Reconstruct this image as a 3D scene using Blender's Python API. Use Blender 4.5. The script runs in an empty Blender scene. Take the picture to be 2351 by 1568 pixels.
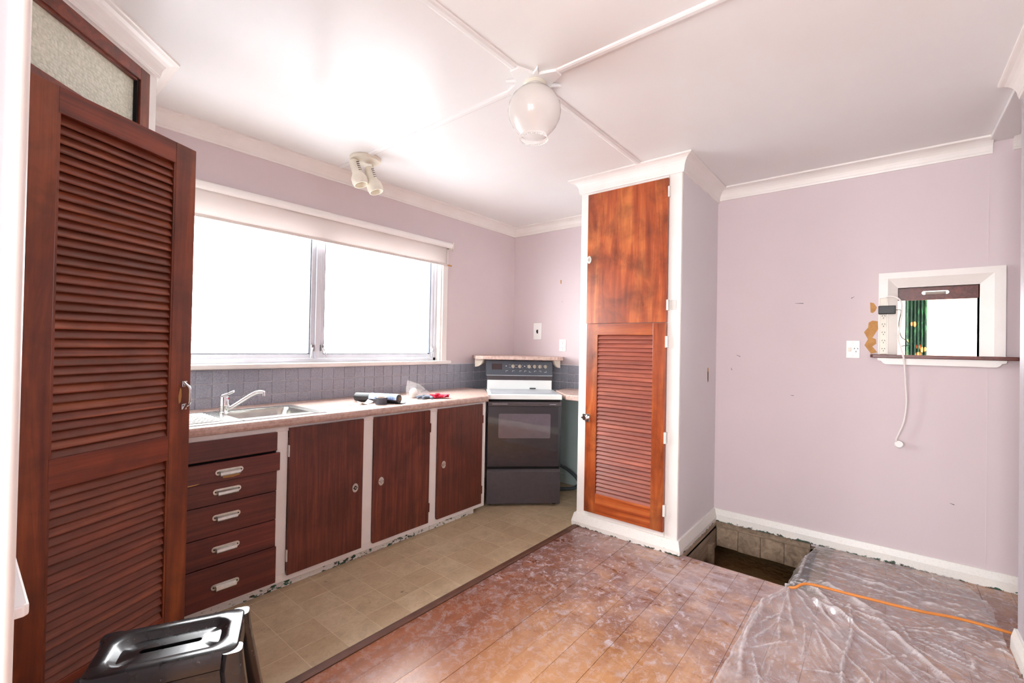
import bpy, bmesh, math, random
from mathutils import Vector, Matrix, noise
random.seed(7)
S = bpy.context.scene
COL = S.collection
R = math.radians

# ---------------------------------------------------------------- camera
def make_camera():
    az, pt, rl = R(39.42), R(0.568), R(1.084)
    F = Vector((math.cos(az) * math.cos(pt), math.sin(az) * math.cos(pt), math.sin(pt)))
    R0 = Vector((math.sin(az), -math.cos(az), 0)); U0 = R0.cross(F)
    Rt = R0 * math.cos(rl) + U0 * math.sin(rl); U = Rt.cross(F)
    cd = bpy.data.cameras.new('camera'); cd.sensor_width = 36; cd.lens = 1040.7 / 2351 * 36; cd.clip_start = 0.02
    c = bpy.data.objects.new('camera', cd); COL.objects.link(c)
    m = Matrix((Rt, U, -F)).transposed().to_4x4(); m.translation = (-3.657, -2.991, 1.285)
    c.matrix_world = m; S.camera = c
make_camera()

# ---------------------------------------------------------------- world and daylight
W = bpy.data.worlds.new('sky'); S.world = W; W.use_nodes = True
wb = W.node_tree.nodes['Background']
wb.inputs[0].default_value = (0.955, 0.98, 1.0, 1); wb.inputs[1].default_value = 12.0
def portal(name, loc, rot, sx, sy):
    l = bpy.data.lights.new(name, 'AREA'); l.shape = 'RECTANGLE'; l.size = sx; l.size_y = sy
    l.cycles.is_portal = True
    o = bpy.data.objects.new(name, l); COL.objects.link(o); o.location = loc; o.rotation_euler = rot
portal('daylight_portal_kitchen', (-2.05, 0.20, 1.64), (R(-90), 0, 0), 2.2, 1.1)
portal('daylight_portal_side', (-6.60, -2.3, 1.35), (0, R(-90), 0), 1.75, 2.1)
portal('daylight_portal_rear', (-5.6, -3.62, 1.42), (R(90), 0, 0), 1.3, 1.45)
portal('daylight_portal_dining', (3.3, -1.75, 1.35), (0, R(90), 0), 1.9, 2.7)
portal('daylight_portal_dining_end', (1.6, -5.3, 1.35), (R(90), 0, 0), 2.2, 1.9)
S.view_settings.view_transform = 'Standard'
try: S.view_settings.look = 'None'
except Exception: pass
S.view_settings.exposure = 0.95
S.view_settings.gamma = 1.0
S.view_settings.use_curve_mapping = False
S.cycles.use_denoising = True
S.cycles.max_bounces = 10
S.cycles.diffuse_bounces = 6
S.cycles.transparent_max_bounces = 12
S.cycles.sample_clamp_indirect = 8
S.cycles.caustics_reflective = False
S.cycles.caustics_refractive = False

# ---------------------------------------------------------------- mesh helper
class MB:
    def __init__(s): s.v = []; s.f = []
    def add(s, vs, fs):
        o = len(s.v); s.v += [tuple(p) for p in vs]; s.f += [tuple(i + o for i in f) for f in fs]; return s
    def box(s, x0, x1, y0, y1, z0, z1):
        x0, x1 = sorted((x0, x1)); y0, y1 = sorted((y0, y1)); z0, z1 = sorted((z0, z1))
        return s.add([(x0,y0,z0),(x1,y0,z0),(x1,y1,z0),(x0,y1,z0),(x0,y0,z1),(x1,y0,z1),(x1,y1,z1),(x0,y1,z1)],
                     [(0,3,2,1),(4,5,6,7),(0,1,5,4),(1,2,6,5),(2,3,7,6),(3,0,4,7)])
    def prism(s, poly, d):                       # poly: 3d points, d: extrusion vector
        n = len(poly); d = Vector(d); a = [Vector(p) for p in poly]; b = [p + d for p in a]
        nrm = Vector((0, 0, 0))
        for i in range(n): nrm += a[i].cross(a[(i + 1) % n])
        fs = [tuple(range(n))[::-1], tuple(range(n, 2 * n))] + [(i, (i + 1) % n, n + (i + 1) % n, n + i) for i in range(n)]
        if nrm.dot(d) < 0: fs = [f[::-1] for f in fs]
        return s.add(a + b, fs)
    def loops(s, ls, cap0=True, cap1=True, closed=True):
        n = len(ls[0]); fs = []
        for k in range(len(ls) - 1):
            for i in range(n if closed else n - 1):
                j = (i + 1) % n
                fs.append((k*n+i, k*n+j, (k+1)*n+j, (k+1)*n+i))
        if cap0: fs.append(tuple(range(n))[::-1])
        if cap1: fs.append(tuple(range((len(ls)-1)*n, len(ls)*n)))
        return s.add([p for l in ls for p in l], fs)
    def cyl(s, a, b, r, r2=None, n=20, cap=True):
        a, b = Vector(a), Vector(b); r2 = r if r2 is None else r2
        t = (b - a).normalized(); u = t.orthogonal().normalized(); w = t.cross(u)
        L = [[c + (u*math.cos(2*math.pi*i/n) + w*math.sin(2*math.pi*i/n))*q for i in range(n)] for c, q in ((a, r), (b, r2))]
        return s.loops(L, cap, cap)
    def lathe(s, prof, o=(0,0,0), ax=(0,0,1), n=28, cap0=False, cap1=False):
        o = Vector(o); t = Vector(ax).normalized(); u = t.orthogonal().normalized(); w = t.cross(u)
        L = [[o + t*h + (u*math.cos(2*math.pi*i/n) + w*math.sin(2*math.pi*i/n))*r for i in range(n)] for r, h in prof]
        return s.loops(L, cap0, cap1)
    def tube(s, pts, r, n=8, sub=6, flat=None):
        P = spline(pts, sub) if sub > 1 else [Vector(p) for p in pts]
        L = []; u = None
        for i, p in enumerate(P):
            t = (P[min(i+1, len(P)-1)] - P[max(i-1, 0)]).normalized()
            if u is None: u = t.orthogonal().normalized()
            u = (u - t*u.dot(t)).normalized(); w = t.cross(u)
            L.append([p + u*math.cos(2*math.pi*k/n)*r + w*math.sin(2*math.pi*k/n)*(flat or r) for k in range(n)])
        return s.loops(L)
    def sphere(s, c, r, n=16, m=10, sc=(1,1,1)):
        L = [[(c[0]+sc[0]*r*math.sin(math.pi*j/m)*math.cos(2*math.pi*i/n), c[1]+sc[1]*r*math.sin(math.pi*j/m)*math.sin(2*math.pi*i/n), c[2]-sc[2]*r*math.cos(math.pi*j/m)) for i in range(n)] for j in range(1, m)]
        return s.loops(L)
def spline(pts, sub):
    P = [Vector(p) for p in pts]; out = []
    for i in range(len(P) - 1):
        a, b, c, d = P[max(i-1, 0)], P[i], P[i+1], P[min(i+2, len(P)-1)]
        for k in range(sub):
            t = k / sub
            out.append(0.5*((2*b) + (c-a)*t + (2*a-5*b+4*c-d)*t*t + (3*b-a-3*c+d)*t**3))
    return out + [P[-1]]
def rrect(w, h, r, n=6, cx=0, cy=0):             # rounded rectangle loop, 4*(n+1) points
    r = min(r, w/2 - 1e-4, h/2 - 1e-4); o = []
    for q, (sx, sy) in enumerate(((1,1),(-1,1),(-1,-1),(1,-1))):
        for k in range(n + 1):
            a = math.pi/2*(q + k/n); o.append((cx + sx*(w/2-r) + r*math.cos(a), cy + sy*(h/2-r) + r*math.sin(a)))
    return o
def mesh(name, mb, mat, smooth=False):
    me = bpy.data.meshes.new(name); me.from_pydata([tuple(v) for v in mb.v], [], mb.f); me.update()
    if mat: me.materials.append(mat)
    if smooth:
        for p in me.polygons: p.use_smooth = True
    return me
def link(name, data, parent=None, bevel=0, seg=2, loc=None, auto=False):
    o = bpy.data.objects.new(name, data); COL.objects.link(o); o.parent = parent
    if loc is not None: o.location = loc
    if bevel:
        m = o.modifiers.new('b', 'BEVEL'); m.width = bevel; m.segments = seg; m.limit_method = 'ANGLE'; m.angle_limit = R(40)
    if auto:
        try: data.set_sharp_from_angle(angle=R(38))
        except Exception: pass
    return o
def thing(name, label, cat, loc=(0,0,0), rz=0, group=None):
    o = bpy.data.objects.new(name, None); COL.objects.link(o); o.location = loc; o.rotation_euler = (0, 0, rz)
    o.empty_display_size = .1; o['label'] = label; o['category'] = cat
    if group: o['group'] = group
    o['_m'] = 0; del o['_m']
    return o
def inv(o):
    m = Matrix.Identity(4)
    while o is not None:
        m = (Matrix.Translation(o.location) @ o.rotation_euler.to_matrix().to_4x4()) @ m; o = o.parent
    return m.inverted()
def part(parent, name, mb, mat, bevel=0, smooth=False, world=False, label=None, seg=2):
    if world:
        M = inv(parent); mb.v = [tuple(M @ Vector(v)) for v in mb.v]
    o = link(name, mesh(name, mb, mat, smooth), parent, bevel, seg, auto=smooth)
    if label: o['label'] = label
    return o
def single(name, mb, mat, label, cat, group=None, bevel=0, smooth=False, loc=(0,0,0)):
    L = Vector(loc); mb.v = [tuple(Vector(v) - L) for v in mb.v]
    o = link(name, mesh(name, mb, mat, smooth), None, bevel, loc=loc, auto=smooth)
    o['label'] = label; o['category'] = cat
    if group: o['group'] = group
    return o
def struct(name, mb, mat, label=None, bevel=0, smooth=False):
    o = link(name, mesh(name, mb, mat, smooth), None, bevel, auto=smooth); o['kind'] = 'structure'
    o['label'] = label or name.replace('_', ' ') + ' of the room'
    return o

# ---------------------------------------------------------------- materials
def lin(c):
    f = lambda v: (v/255)/12.92 if v/255 <= .04045 else ((v/255+.055)/1.055)**2.4
    return (f(c[0]), f(c[1]), f(c[2]), 1)
class NT:
    def __init__(s, name):
        s.m = bpy.data.materials.new(name); s.m.use_nodes = True; s.t = s.m.node_tree
        s.p = s.t.nodes['Principled BSDF']; s.out = s.t.nodes['Material Output']
    def n(s, typ, ins=None, **kw):
        d = s.t.nodes.new('ShaderNode' + typ)
        for k, v in kw.items(): setattr(d, k, v)
        for k, v in (ins or {}).items(): s.set(d.inputs[k], v)
        return d
    def set(s, sock, v):
        if isinstance(v, bpy.types.NodeSocket): s.t.links.new(v, sock)
        elif isinstance(v, bpy.types.Node): s.t.links.new(v.outputs[0], sock)
        else: sock.default_value = v
    def P(s, **kw):
        nm = dict(color='Base Color', rough='Roughness', metal='Metallic', coat='Coat Weight', coatr='Coat Roughness', spec='Specular IOR Level', normal='Normal', alpha='Alpha', trans='Transmission Weight', sub='Subsurface Weight')
        for k, v in kw.items(): s.set(s.p.inputs[nm[k]], v)
        return s
    def coord(s, world=False, rnd=True, scale=(1,1,1)):
        if world: c = s.n('NewGeometry').outputs['Position']
        else:
            c = s.n('TexCoord').outputs['Object']
            if rnd:
                oi = s.n('ObjectInfo'); mm = s.n('Math', {0: oi.outputs['Random'], 1: 37.0}, operation='MULTIPLY')
                c = s.n('VectorMath', {0: c, 1: mm}, operation='ADD').outputs[0]
        return s.n('Mapping', {'Vector': c, 'Scale': scale}).outputs[0]
    def noise(s, co, scale, detail=4, rough=.55, dist=0): return s.n('TexNoise', {'Vector': co, 'Scale': scale, 'Detail': detail, 'Roughness': rough, 'Distortion': dist}).outputs[0]
    def ramp(s, fac, stops, interp='LINEAR'):
        d = s.n('ValToRGB', {0: fac}); e = d.color_ramp.elements; d.color_ramp.interpolation = interp
        while len(e) < len(stops): e.new(.5)
        for el, (p, c) in zip(e, stops):
            el.position = p; el.color = c if len(c) == 4 else (*c, 1)
        return d.outputs[0]
    def mask(s, fac, a, b): return s.n('MapRange', {0: fac, 1: a, 2: b}).outputs[0]
    def mix(s, f, a, b, blend='MIX'):
        d = s.n('Mix', data_type='RGBA', blend_type=blend); s.set(d.inputs[0], f); s.set(d.inputs[6], a); s.set(d.inputs[7], b); return d.outputs[2]
    def mul(s, a, b): return s.n('Math', {0: a, 1: b}, operation='MULTIPLY').outputs[0]
    def math(s, op, a, b=0.0): return s.n('Math', {0: a, 1: b}, operation=op).outputs[0]
    def bump(s, h, st=.2, dist=.002): return s.n('Bump', {'Height': h, 'Strength': st, 'Distance': dist}).outputs[0]
    def schlick(s, f0=.04):
        f = s.math('POWER', s.n('LayerWeight', {0: .5}).outputs['Facing'], 5.0)
        return s.n('MapRange', {0: f, 1: 0., 2: 1., 3: f0, 4: 1.}).outputs[0]
    def rand(s): return s.n('ObjectInfo').outputs['Random']
    def xyz(s): return s.n('SeparateXYZ', {0: s.n('NewGeometry').outputs['Position']}).outputs
def simple(name, c, rough=.5, metal=0, var=0, vs=8, c2=None, coat=0, bump=0, bs=200, spec=.5):
    k = NT(name); k.P(rough=rough, metal=metal, coat=coat, spec=spec)
    co = k.coord()
    if var: k.P(color=k.mix(k.mul(k.mask(k.noise(co, vs, 5), .35, .7), var), lin(c), lin(c2 or [v*.75 for v in c])))
    else: k.P(color=lin(c))
    if bump: k.P(normal=k.bump(k.noise(co, bs, 3), bump))
    return k.m
def wood(name, dark, mid, light, axis=2, across=22, along=1.1, rough=.38, coat=.15, tint=.25, blotch=.5, bump=.12):
    k = NT(name); sc = [across]*3; sc[axis] = along
    co = k.coord(scale=sc); n1 = k.noise(co, 1.0, 6, .6, .8)
    fs = [across*7]*3; fs[axis] = along*3
    n2 = k.noise(k.coord(scale=fs), 1.0, 3, .6)
    b = k.noise(k.coord(), 5, 4, .6, .4)
    c = k.ramp(n1, [(.28, lin(dark)), (.5, lin(mid)), (.72, lin(light))])
    c = k.mix(k.mul(k.mask(b, .42, .72), blotch), c, lin([v*.55 for v in dark]))
    c = k.mix(k.mul(k.mask(n2, .5, .75), .35), c, lin(dark))
    c = k.mix(k.mul(k.rand(), tint), c, lin([v*.72 for v in mid]))
    k.P(color=c, rough=k.n('MapRange', {0: n2, 1: .2, 2: .8, 3: rough-.08, 4: rough+.1}).outputs[0], coat=coat, coatr=.25, normal=k.bump(n2, bump, .001))
    return k.m

M = {}
def build_materials():
    # papered wall: pale lilac with woven relief
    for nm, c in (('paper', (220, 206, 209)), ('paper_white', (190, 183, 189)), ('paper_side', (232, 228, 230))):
        k = NT('wall_' + nm); co = k.coord(world=True)
        big = k.noise(co, 1.3, 3); fine = k.noise(co, 340, 2)
        c1 = k.mix(k.mul(k.mask(big, .3, .75), .5), lin(c), lin([v*.955 for v in c]))
        c1 = k.mix(k.mul(fine, .16), c1, lin([v*.8 for v in c]))
        sp = k.noise(k.coord(world=True), 26, 6, .7)
        c1 = k.mix(k.mul(k.mask(sp, .745, .79), .7), c1, lin((110, 92, 92)))
        k.P(color=c1, rough=.62, normal=k.bump(fine, .15, .001), spec=.35); M[nm] = k.m
    k = NT('ceiling_gloss_paint'); co = k.coord(world=True)
    c = k.mix(k.mul(k.mask(k.noise(co, 1.6, 4), .35, .75), .5), lin((236, 237, 237)), lin((231, 227, 224)))
    k.P(color=c, rough=.22, spec=.10, normal=k.bump(k.noise(co, 3.2, 3), .04, .02)); M['ceil'] = k.m
    k = NT('white_gloss_paint'); co = k.coord(world=True)
    sp = k.noise(co, 60, 5, .7)
    c = k.mix(k.mul(k.mask(k.noise(co, 5, 4), .4, .75), .4), lin((238, 234, 230)), lin((224, 216, 208)))
    c = k.mix(k.mul(k.mask(sp, .73, .77), .6), c, lin((150, 128, 110)))
    k.P(color=c, rough=.34, normal=k.bump(k.noise(co, 25, 3), .06, .003)); M['white'] = k.m
    # chipped skirting paint: green undercoat and dark timber where the white has flaked
    for nm_, zt, lo, hi in (('chip', .024, .23, -.05), ('kick', .055, .13, .05)):
        k = NT('chipped_white_paint_' + nm_); co = k.coord(world=True, scale=(1, 1, 1.6)); z = k.xyz()[2]
        low = k.n('MapRange', {0: z, 1: .0, 2: zt, 3: lo, 4: hi}).outputs[0]
        a = k.math('ADD', k.noise(co, 34, 6, .68), low); big = k.math('ADD', k.mask(k.noise(co, 2.2, 3), .3, .75), -.5)
        a = k.math('ADD', a, k.mul(big, .25))
        chip = k.mask(a, .66, .69)
        cc = k.ramp(k.noise(co, 17, 2), [(.42, lin((30, 92, 70))), (.56, lin((62, 56, 48))), (.7, lin((24, 76, 58)))])
        c = k.mix(chip, k.mix(k.mul(k.mask(k.noise(co, 90, 4), .5, .8), .4), lin((236, 234, 228)), lin((200, 194, 184))), cc)
        k.P(color=c, rough=.4, normal=k.bump(k.math('SUBTRACT', 1.0, chip), .4, .001)); M[nm_] = k.m
    # mahogany stained joinery
    M['door_v'] = wood('red_mahogany_upright', (78, 30, 17), (130, 58, 31), (172, 88, 44), 2, across=14, blotch=.65)
    M['door_h'] = wood('red_mahogany_level', (78, 30, 20), (124, 52, 32), (156, 72, 40), 0)
    M['slat_h'] = wood('red_mahogany_slat', (84, 38, 25), (134, 64, 41), (172, 94, 58), 0, tint=.7)
    M['slat_y'] = wood('rose_mahogany_slat', (112, 50, 40), (158, 82, 64), (188, 106, 80), 1, tint=.45, blotch=.3)
    M['cup_v'] = wood('orange_mahogany_upright', (116, 42, 18), (170, 80, 36), (208, 122, 62), 2, across=13, along=1.3, rough=.32, blotch=.75)
    M['cup_y'] = wood('orange_mahogany_level', (120, 42, 16), (178, 84, 36), (206, 120, 64), 1, rough=.32, blotch=.3)
    M['cab_v'] = wood('dark_mahogany_upright', (70, 28, 20), (106, 48, 34), (136, 70, 46), 2, across=48, along=2.2, rough=.4, blotch=.6)
    M['cab_h'] = wood('dark_mahogany_level', (70, 27, 22), (104, 43, 35), (126, 58, 44), 0, across=44, rough=.4)
    M['dark'] = simple('gap_shade_black', (14, 11, 10), .9)  # near-black painted into gaps and behind slats in place of shade
    M['bare'] = simple('bare_tan_board', (198, 150, 92), .8, var=.6, vs=40, c2=(168, 118, 64))
    # floor boards with dust trodden over them
    k = NT('dusty_floor_board'); co = k.coord(scale=(1.0, 20, 20))
    n1 = k.noise(co, 1.0, 6, .6, .6)
    c = k.ramp(n1, [(.25, lin((172, 120, 76))), (.5, lin((198, 148, 102))), (.78, lin((214, 170, 126)))])
    c = k.mix(k.mul(k.rand(), .3), c, lin((168, 116, 74)))
    wp = k.coord(world=True); X = k.xyz()
    red = k.mask(k.math('ADD', X[1], k.mul(k.noise(wp, 2.4, 4), .5)), -1.68, -1.25)           # stained margin along the vinyl
    c = k.mix(k.mul(red, .9), c, k.ramp(n1, [(.25, lin((118, 60, 34))), (.75, lin((164, 96, 60)))]))
    near = k.mask(k.math('ADD', X[0], k.mul(k.noise(wp, 2.2, 4, .6, .6), 1.2)), -1.85, -.95)          # walked-in dirt and plaster dust by the hole
    dv = k.n('VectorMath', {0: k.n('NewGeometry').outputs['Position'], 1: (-.95, -2.25, 0)}, operation='DISTANCE').outputs['Value']
    prox = k.mask(k.math('ADD', dv, k.mul(k.noise(wp, 3, 4), .5)), 1.15, .35)
    grime = k.mul(near, k.mask(k.noise(wp, 6, 9, .72, .5), .28, .55))
    c = k.mix(k.mul(grime, .9), c, lin((116, 68, 50)))
    fleck = k.mask(k.noise(wp, 22, 12, .85, .6), .50, .62); smear = k.mask(k.noise(k.coord(world=True, scale=(2.4, .9, 1)), 4.5, 9, .72, .8), .36, .70)
    dust = k.math('MAXIMUM', k.mul(fleck, k.math('ADD', k.mul(near, .78), .18)), k.mul(smear, k.math('ADD', k.mul(prox, .75), k.mul(near, .12))))
    c = k.mix(dust, c, lin((204, 196, 204)))
    c = k.mix(k.mask(k.noise(wp, 17, 2), .765, .785), c, lin((58, 40, 34)))
    k.P(color=c, rough=k.n('MapRange', {0: dust, 1: 0., 2: .7, 3: .26, 4: .62}).outputs[0], coat=.25, coatr=.22, normal=k.bump(n1, .08, .001)); M['board'] = k.m
    M['rawwood'] = wood('weathered_joist_timber', (112, 96, 80), (158, 138, 116), (186, 166, 144), 0, rough=.85, coat=0)
    k = NT('dry_soil'); co = k.coord(world=True)
    c = k.ramp(k.noise(co, 14, 6, .7), [(.3, lin((184, 146, 94))), (.7, lin((222, 188, 134)))])
    c = k.mix(k.mask(k.noise(co, 70, 2), .74, .77), c, lin((225, 205, 160)))
    k.P(color=c, rough=.95, normal=k.bump(k.noise(co, 20, 6), .8, .02)); M['soil'] = k.m
    # vinyl
    k = NT('beige_vinyl_tile'); co = k.coord(); wp = k.coord(world=True)
    c = k.ramp(k.noise(co, 9, 8, .72, .5), [(.3, lin((176, 156, 128))), (.5, lin((200, 180, 148))), (.7, lin((214, 196, 166)))])
    c = k.mix(k.mul(k.rand(), .5), c, lin((176, 150, 118)))
    c = k.mix(k.mul(k.mask(k.noise(wp, 55, 6, .8), .5, .8), .5), c, lin((120, 100, 76)))
    c = k.mix(k.mul(k.mask(k.noise(wp, 3.4, 3), .5, .7), k.mask(k.noise(wp, 20, 5, .7), .63, .67)), c, lin((60, 52, 40)))
    k.P(color=c, rough=.5, normal=k.bump(k.noise(co, 90, 3), .08, .001)); M['vinyl'] = k.m
    M['vinyljoint'] = simple('vinyl_joint', (224, 208, 176), .6, var=.4)
    M['strip'] = simple('brown_edging', (104, 66, 50), .45, var=.6, vs=14, c2=(70, 42, 30))
    # splashback
    k = NT('blue_grey_speckled_tile'); co = k.coord()
    c = k.ramp(k.noise(co, 170, 3, .7), [(.35, lin((132, 136, 150))), (.65, lin((178, 182, 194)))])
    c = k.mix(k.mul(k.rand(), .2), c, lin((140, 143, 156))); k.P(color=c, rough=.32, normal=k.bump(k.noise(co, 60, 2), .06, .002)); M['tile'] = k.m
    M['grout'] = simple('pale_grout', (228, 228, 230), .8)
    k = NT('speckled_pink_laminate'); co = k.coord(world=True)
    c = k.ramp(k.noise(co, 38, 6, .7), [(.3, lin((166, 136, 124))), (.55, lin((200, 174, 163))), (.75, lin((218, 196, 186)))])
    k.P(color=c, rough=.4); M['lam'] = k.m
    M['greenpaint'] = simple('sea_green_wall_paint', (182, 204, 204), .5, var=.5, vs=3, c2=(164, 186, 184))
    M['alu'] = simple('satin_aluminium', (222, 226, 234), .38, .25, var=.2)
    M['steel'] = simple('brushed_steel', (206, 206, 200), .26, 1, var=.3, vs=30)
    M['chrome'] = simple('chrome', (226, 228, 230), .12, 1)
    M['handle'] = simple('worn_aluminium_handle', (222, 220, 212), .3, .85, var=.4, vs=40, c2=(150, 140, 118))
    M['hingew'] = simple('painted_hinge', (226, 224, 218), .4, var=.4)
    M['rubber'] = simple('black_rubber', (30, 30, 33), .6)
    M['sealant'] = simple('dark_window_seal', (60, 66, 84), .6)
    M['char'] = simple('charcoal_enamel', (76, 68, 72), .38, var=.4, vs=40, bump=.05)
    M['panelgrey'] = simple('slate_control_panel', (64, 70, 80), .3)
    M['enamel'] = simple('white_enamel', (238, 242, 240), .18)
    M['hob'] = simple('grey_hob_plate', (172, 176, 182), .3, var=.4, vs=14, c2=(136, 140, 150))
    M['ovenglass'] = simple('black_oven_glass', (30, 28, 34), .06, coat=.6)
    M['ovenwin'] = simple('oven_door_window', (92, 82, 92), .05, coat=1.0, var=.3, vs=16)
    M['knob'] = simple('taupe_knob', (168, 158, 146), .4)
    M['print'] = simple('pale_print', (206, 206, 210), .5)
    M['display'] = simple('dark_red_display', (48, 30, 36), .2)
    M['cream'] = simple('aged_cream_plastic', (236, 230, 214), .4, var=.3)
    M['whitepl'] = simple('white_plastic', (240, 240, 238), .35)
    M['slot'] = simple('socket_slot', (40, 40, 40), .6)
    M['blackpl'] = simple('black_plastic', (12, 12, 14), .45)
    k = NT('black_polished_plastic'); co = k.coord()
    sp = k.mask(k.noise(co, 34, 5, .75), .66, .72); c = k.mix(k.mul(sp, .55), lin((24, 24, 27)), lin((190, 190, 195)))
    k.P(color=c, rough=k.n('MapRange', {0: k.noise(co, 9, 4), 1: .3, 2: .7, 3: .20, 4: .38}).outputs[0], coat=.6, coatr=.2); M['stool'] = k.m
    k = NT('blind_fabric'); co = k.coord(world=True)
    d = k.n('BsdfDiffuse', {0: lin((236, 230, 226))}); t = k.n('BsdfTranslucent', {0: lin((226, 220, 218))})
    k.set(k.out.inputs[0], k.n('MixShader', {0: .26, 1: d, 2: t}).outputs[0]); M['blind'] = k.m
    k = NT('clear_glass'); tr = k.n('BsdfTransparent'); g = k.n('BsdfGlossy', {'Roughness': .02})
    fr = k.schlick(.04); k.set(k.out.inputs[0], k.n('MixShader', {0: fr, 1: tr, 2: g}).outputs[0]); M['glass'] = k.m
    k = NT('hammered_obscure_glass'); co = k.coord()
    vr = k.n('TexVoronoi', {'Vector': co, 'Scale': 95, 'Randomness': .55}, feature='SMOOTH_F1').outputs[0]
    nb = k.bump(vr, 1.0, .006); c = k.mix(k.mask(vr, .1, .6), lin((244, 246, 228)), lin((208, 214, 190)))
    d = k.n('BsdfDiffuse', {0: c, 'Normal': nb}); g = k.n('BsdfGlossy', {'Roughness': .25, 'Normal': nb})
    k.set(k.out.inputs[0], k.n('MixShader', {0: .16, 1: d, 2: g}).outputs[0]); M['obscure'] = k.m
    k = NT('frosted_lamp_glass'); co = k.coord()
    d = k.n('BsdfDiffuse', {0: (.97, .95, .93, 1)}); t = k.n('BsdfTranslucent', {0: (.97, .95, .93, 1)}); tr = k.n('BsdfTransparent', {0: (.99, .985, .98, 1)})
    g = k.n('BsdfGlossy', {'Roughness': .12})
    a = k.n('MixShader', {0: .5, 1: d, 2: t}); a = k.n('MixShader', {0: .5, 1: a.outputs[0], 2: tr}); a = k.n('MixShader', {0: k.schlick(.04), 1: a.outputs[0], 2: g})
    k.set(k.out.inputs[0], a.outputs[0]); M['lampglass'] = k.m
    k = NT('milky_polythene'); co = k.coord(world=True)
    cr = k.n('Attribute', attribute_name='crease_highlight').outputs['Fac']  # whitened fold crests: stress haze plus highlights painted into the colour
    X = k.xyz(); dx, dy = k.math('ADD', X[0], .60), k.math('ADD', X[1], 2.45)
    an = k.math('ARCTAN2', dy, dx); rd = k.math('SQRT', k.math('ADD', k.mul(dx, dx), k.mul(dy, dy)))
    pv = k.n('CombineXYZ', {0: k.mul(an, 9.0), 1: k.mul(rd, 2.2), 2: 0.0}).outputs[0]
    streak = k.mask(k.noise(pv, 2.2, 7, .7, 1.4), .47, .72)
    haze = k.n('MapRange', {0: k.noise(co, 7, 7, .7, .8), 1: .33, 2: .7, 3: .10, 4: .34}).outputs[0]
    haze = k.math('ADD', haze, k.mul(streak, .26))
    fac = k.n('Math', {0: haze, 1: k.mul(cr, .40)}, operation='ADD', use_clamp=True).outputs[0]
    d = k.n('BsdfDiffuse', {0: (.93, .91, .93, 1)}); t = k.n('BsdfTranslucent', {0: (.93, .91, .93, 1)}); tr = k.n('BsdfTransparent', {0: (.98, .98, .98, 1)}); g = k.n('BsdfGlossy', {'Roughness': .14, 0: (.97, .97, .98, 1)})
    dt = k.n('MixShader', {0: .4, 1: d, 2: t})
    a = k.n('MixShader', {0: fac, 1: tr, 2: dt.outputs[0]}); a = k.n('MixShader', {0: k.schlick(.04), 1: a.outputs[0], 2: g})
    k.set(k.out.inputs[0], a.outputs[0]); M['poly'] = k.m
    k = NT('crinkly_clear_plastic'); tr = k.n('BsdfTransparent'); g = k.n('BsdfGlossy', {'Roughness': .1}); d = k.n('BsdfDiffuse', {0: (.9, .9, .92, 1)})
    a = k.n('MixShader', {0: .18, 1: tr, 2: d}); a = k.n('MixShader', {0: k.schlick(.04), 1: a.outputs[0], 2: g}); k.set(k.out.inputs[0], a.outputs[0]); M['clear'] = k.m
    M['orange'] = simple('orange_cable_sheath', (224, 138, 62), .45, var=.4)
    M['cordwhite'] = simple('off_white_cable', (236, 230, 226), .45)
    M['hose'] = simple('slate_hose', (62, 70, 78), .5)
    M['ledge'] = simple('white_ledge_paint', (244, 242, 240), .35)
    M['bag'] = simple('black_bin_liner', (26, 27, 30), .3)
    M['bluelabel'] = simple('blue_white_label', (196, 214, 236), .35, var=.9, vs=22, c2=(58, 92, 150))
    M['card'] = simple('brown_cardboard', (176, 140, 100), .8)
    M['tape'] = simple('grey_tape', (74, 76, 84), .35)
    M['paperw'] = simple('white_paper', (244, 240, 242), .7)
    M['gloveg'] = simple('grey_knit_glove', (112, 124, 138), .85, bump=.3, bs=300)
    M['glover'] = simple('red_knit_cuff', (214, 40, 72), .8, bump=.3, bs=300)
    M['egg'] = simple('milky_bulb', (240, 238, 230), .3)
    k = NT('green_floral_curtain'); co = k.coord()
    v = k.n('TexVoronoi', {'Vector': co, 'Scale': 9, 'Randomness': .9}); n = k.noise(co, 30, 3)
    fl = k.mask(k.math('ADD', v.outputs[0], k.mul(n, .25)), .40, .36)
    c = k.mix(k.mask(k.noise(k.coord(scale=(1, 1, .5)), 14, 3, .6, 1.5), .52, .6), lin((10, 48, 36)), lin((40, 96, 62)))
    c = k.mix(fl, c, k.ramp(k.noise(co, 16, 3), [(.4, lin((226, 96, 60))), (.6, lin((240, 196, 110)))]))
    k.P(color=c, rough=.8); M['curtain'] = k.m
    M['creamwall'] = simple('cream_room_wall', (246, 240, 226), .7)
    M['concrete'] = simple('pale_paving', (205, 206, 208), .9, var=.5)
    M['fence'] = simple('white_fence_paint', (236, 238, 240), .6)
build_materials()

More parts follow.
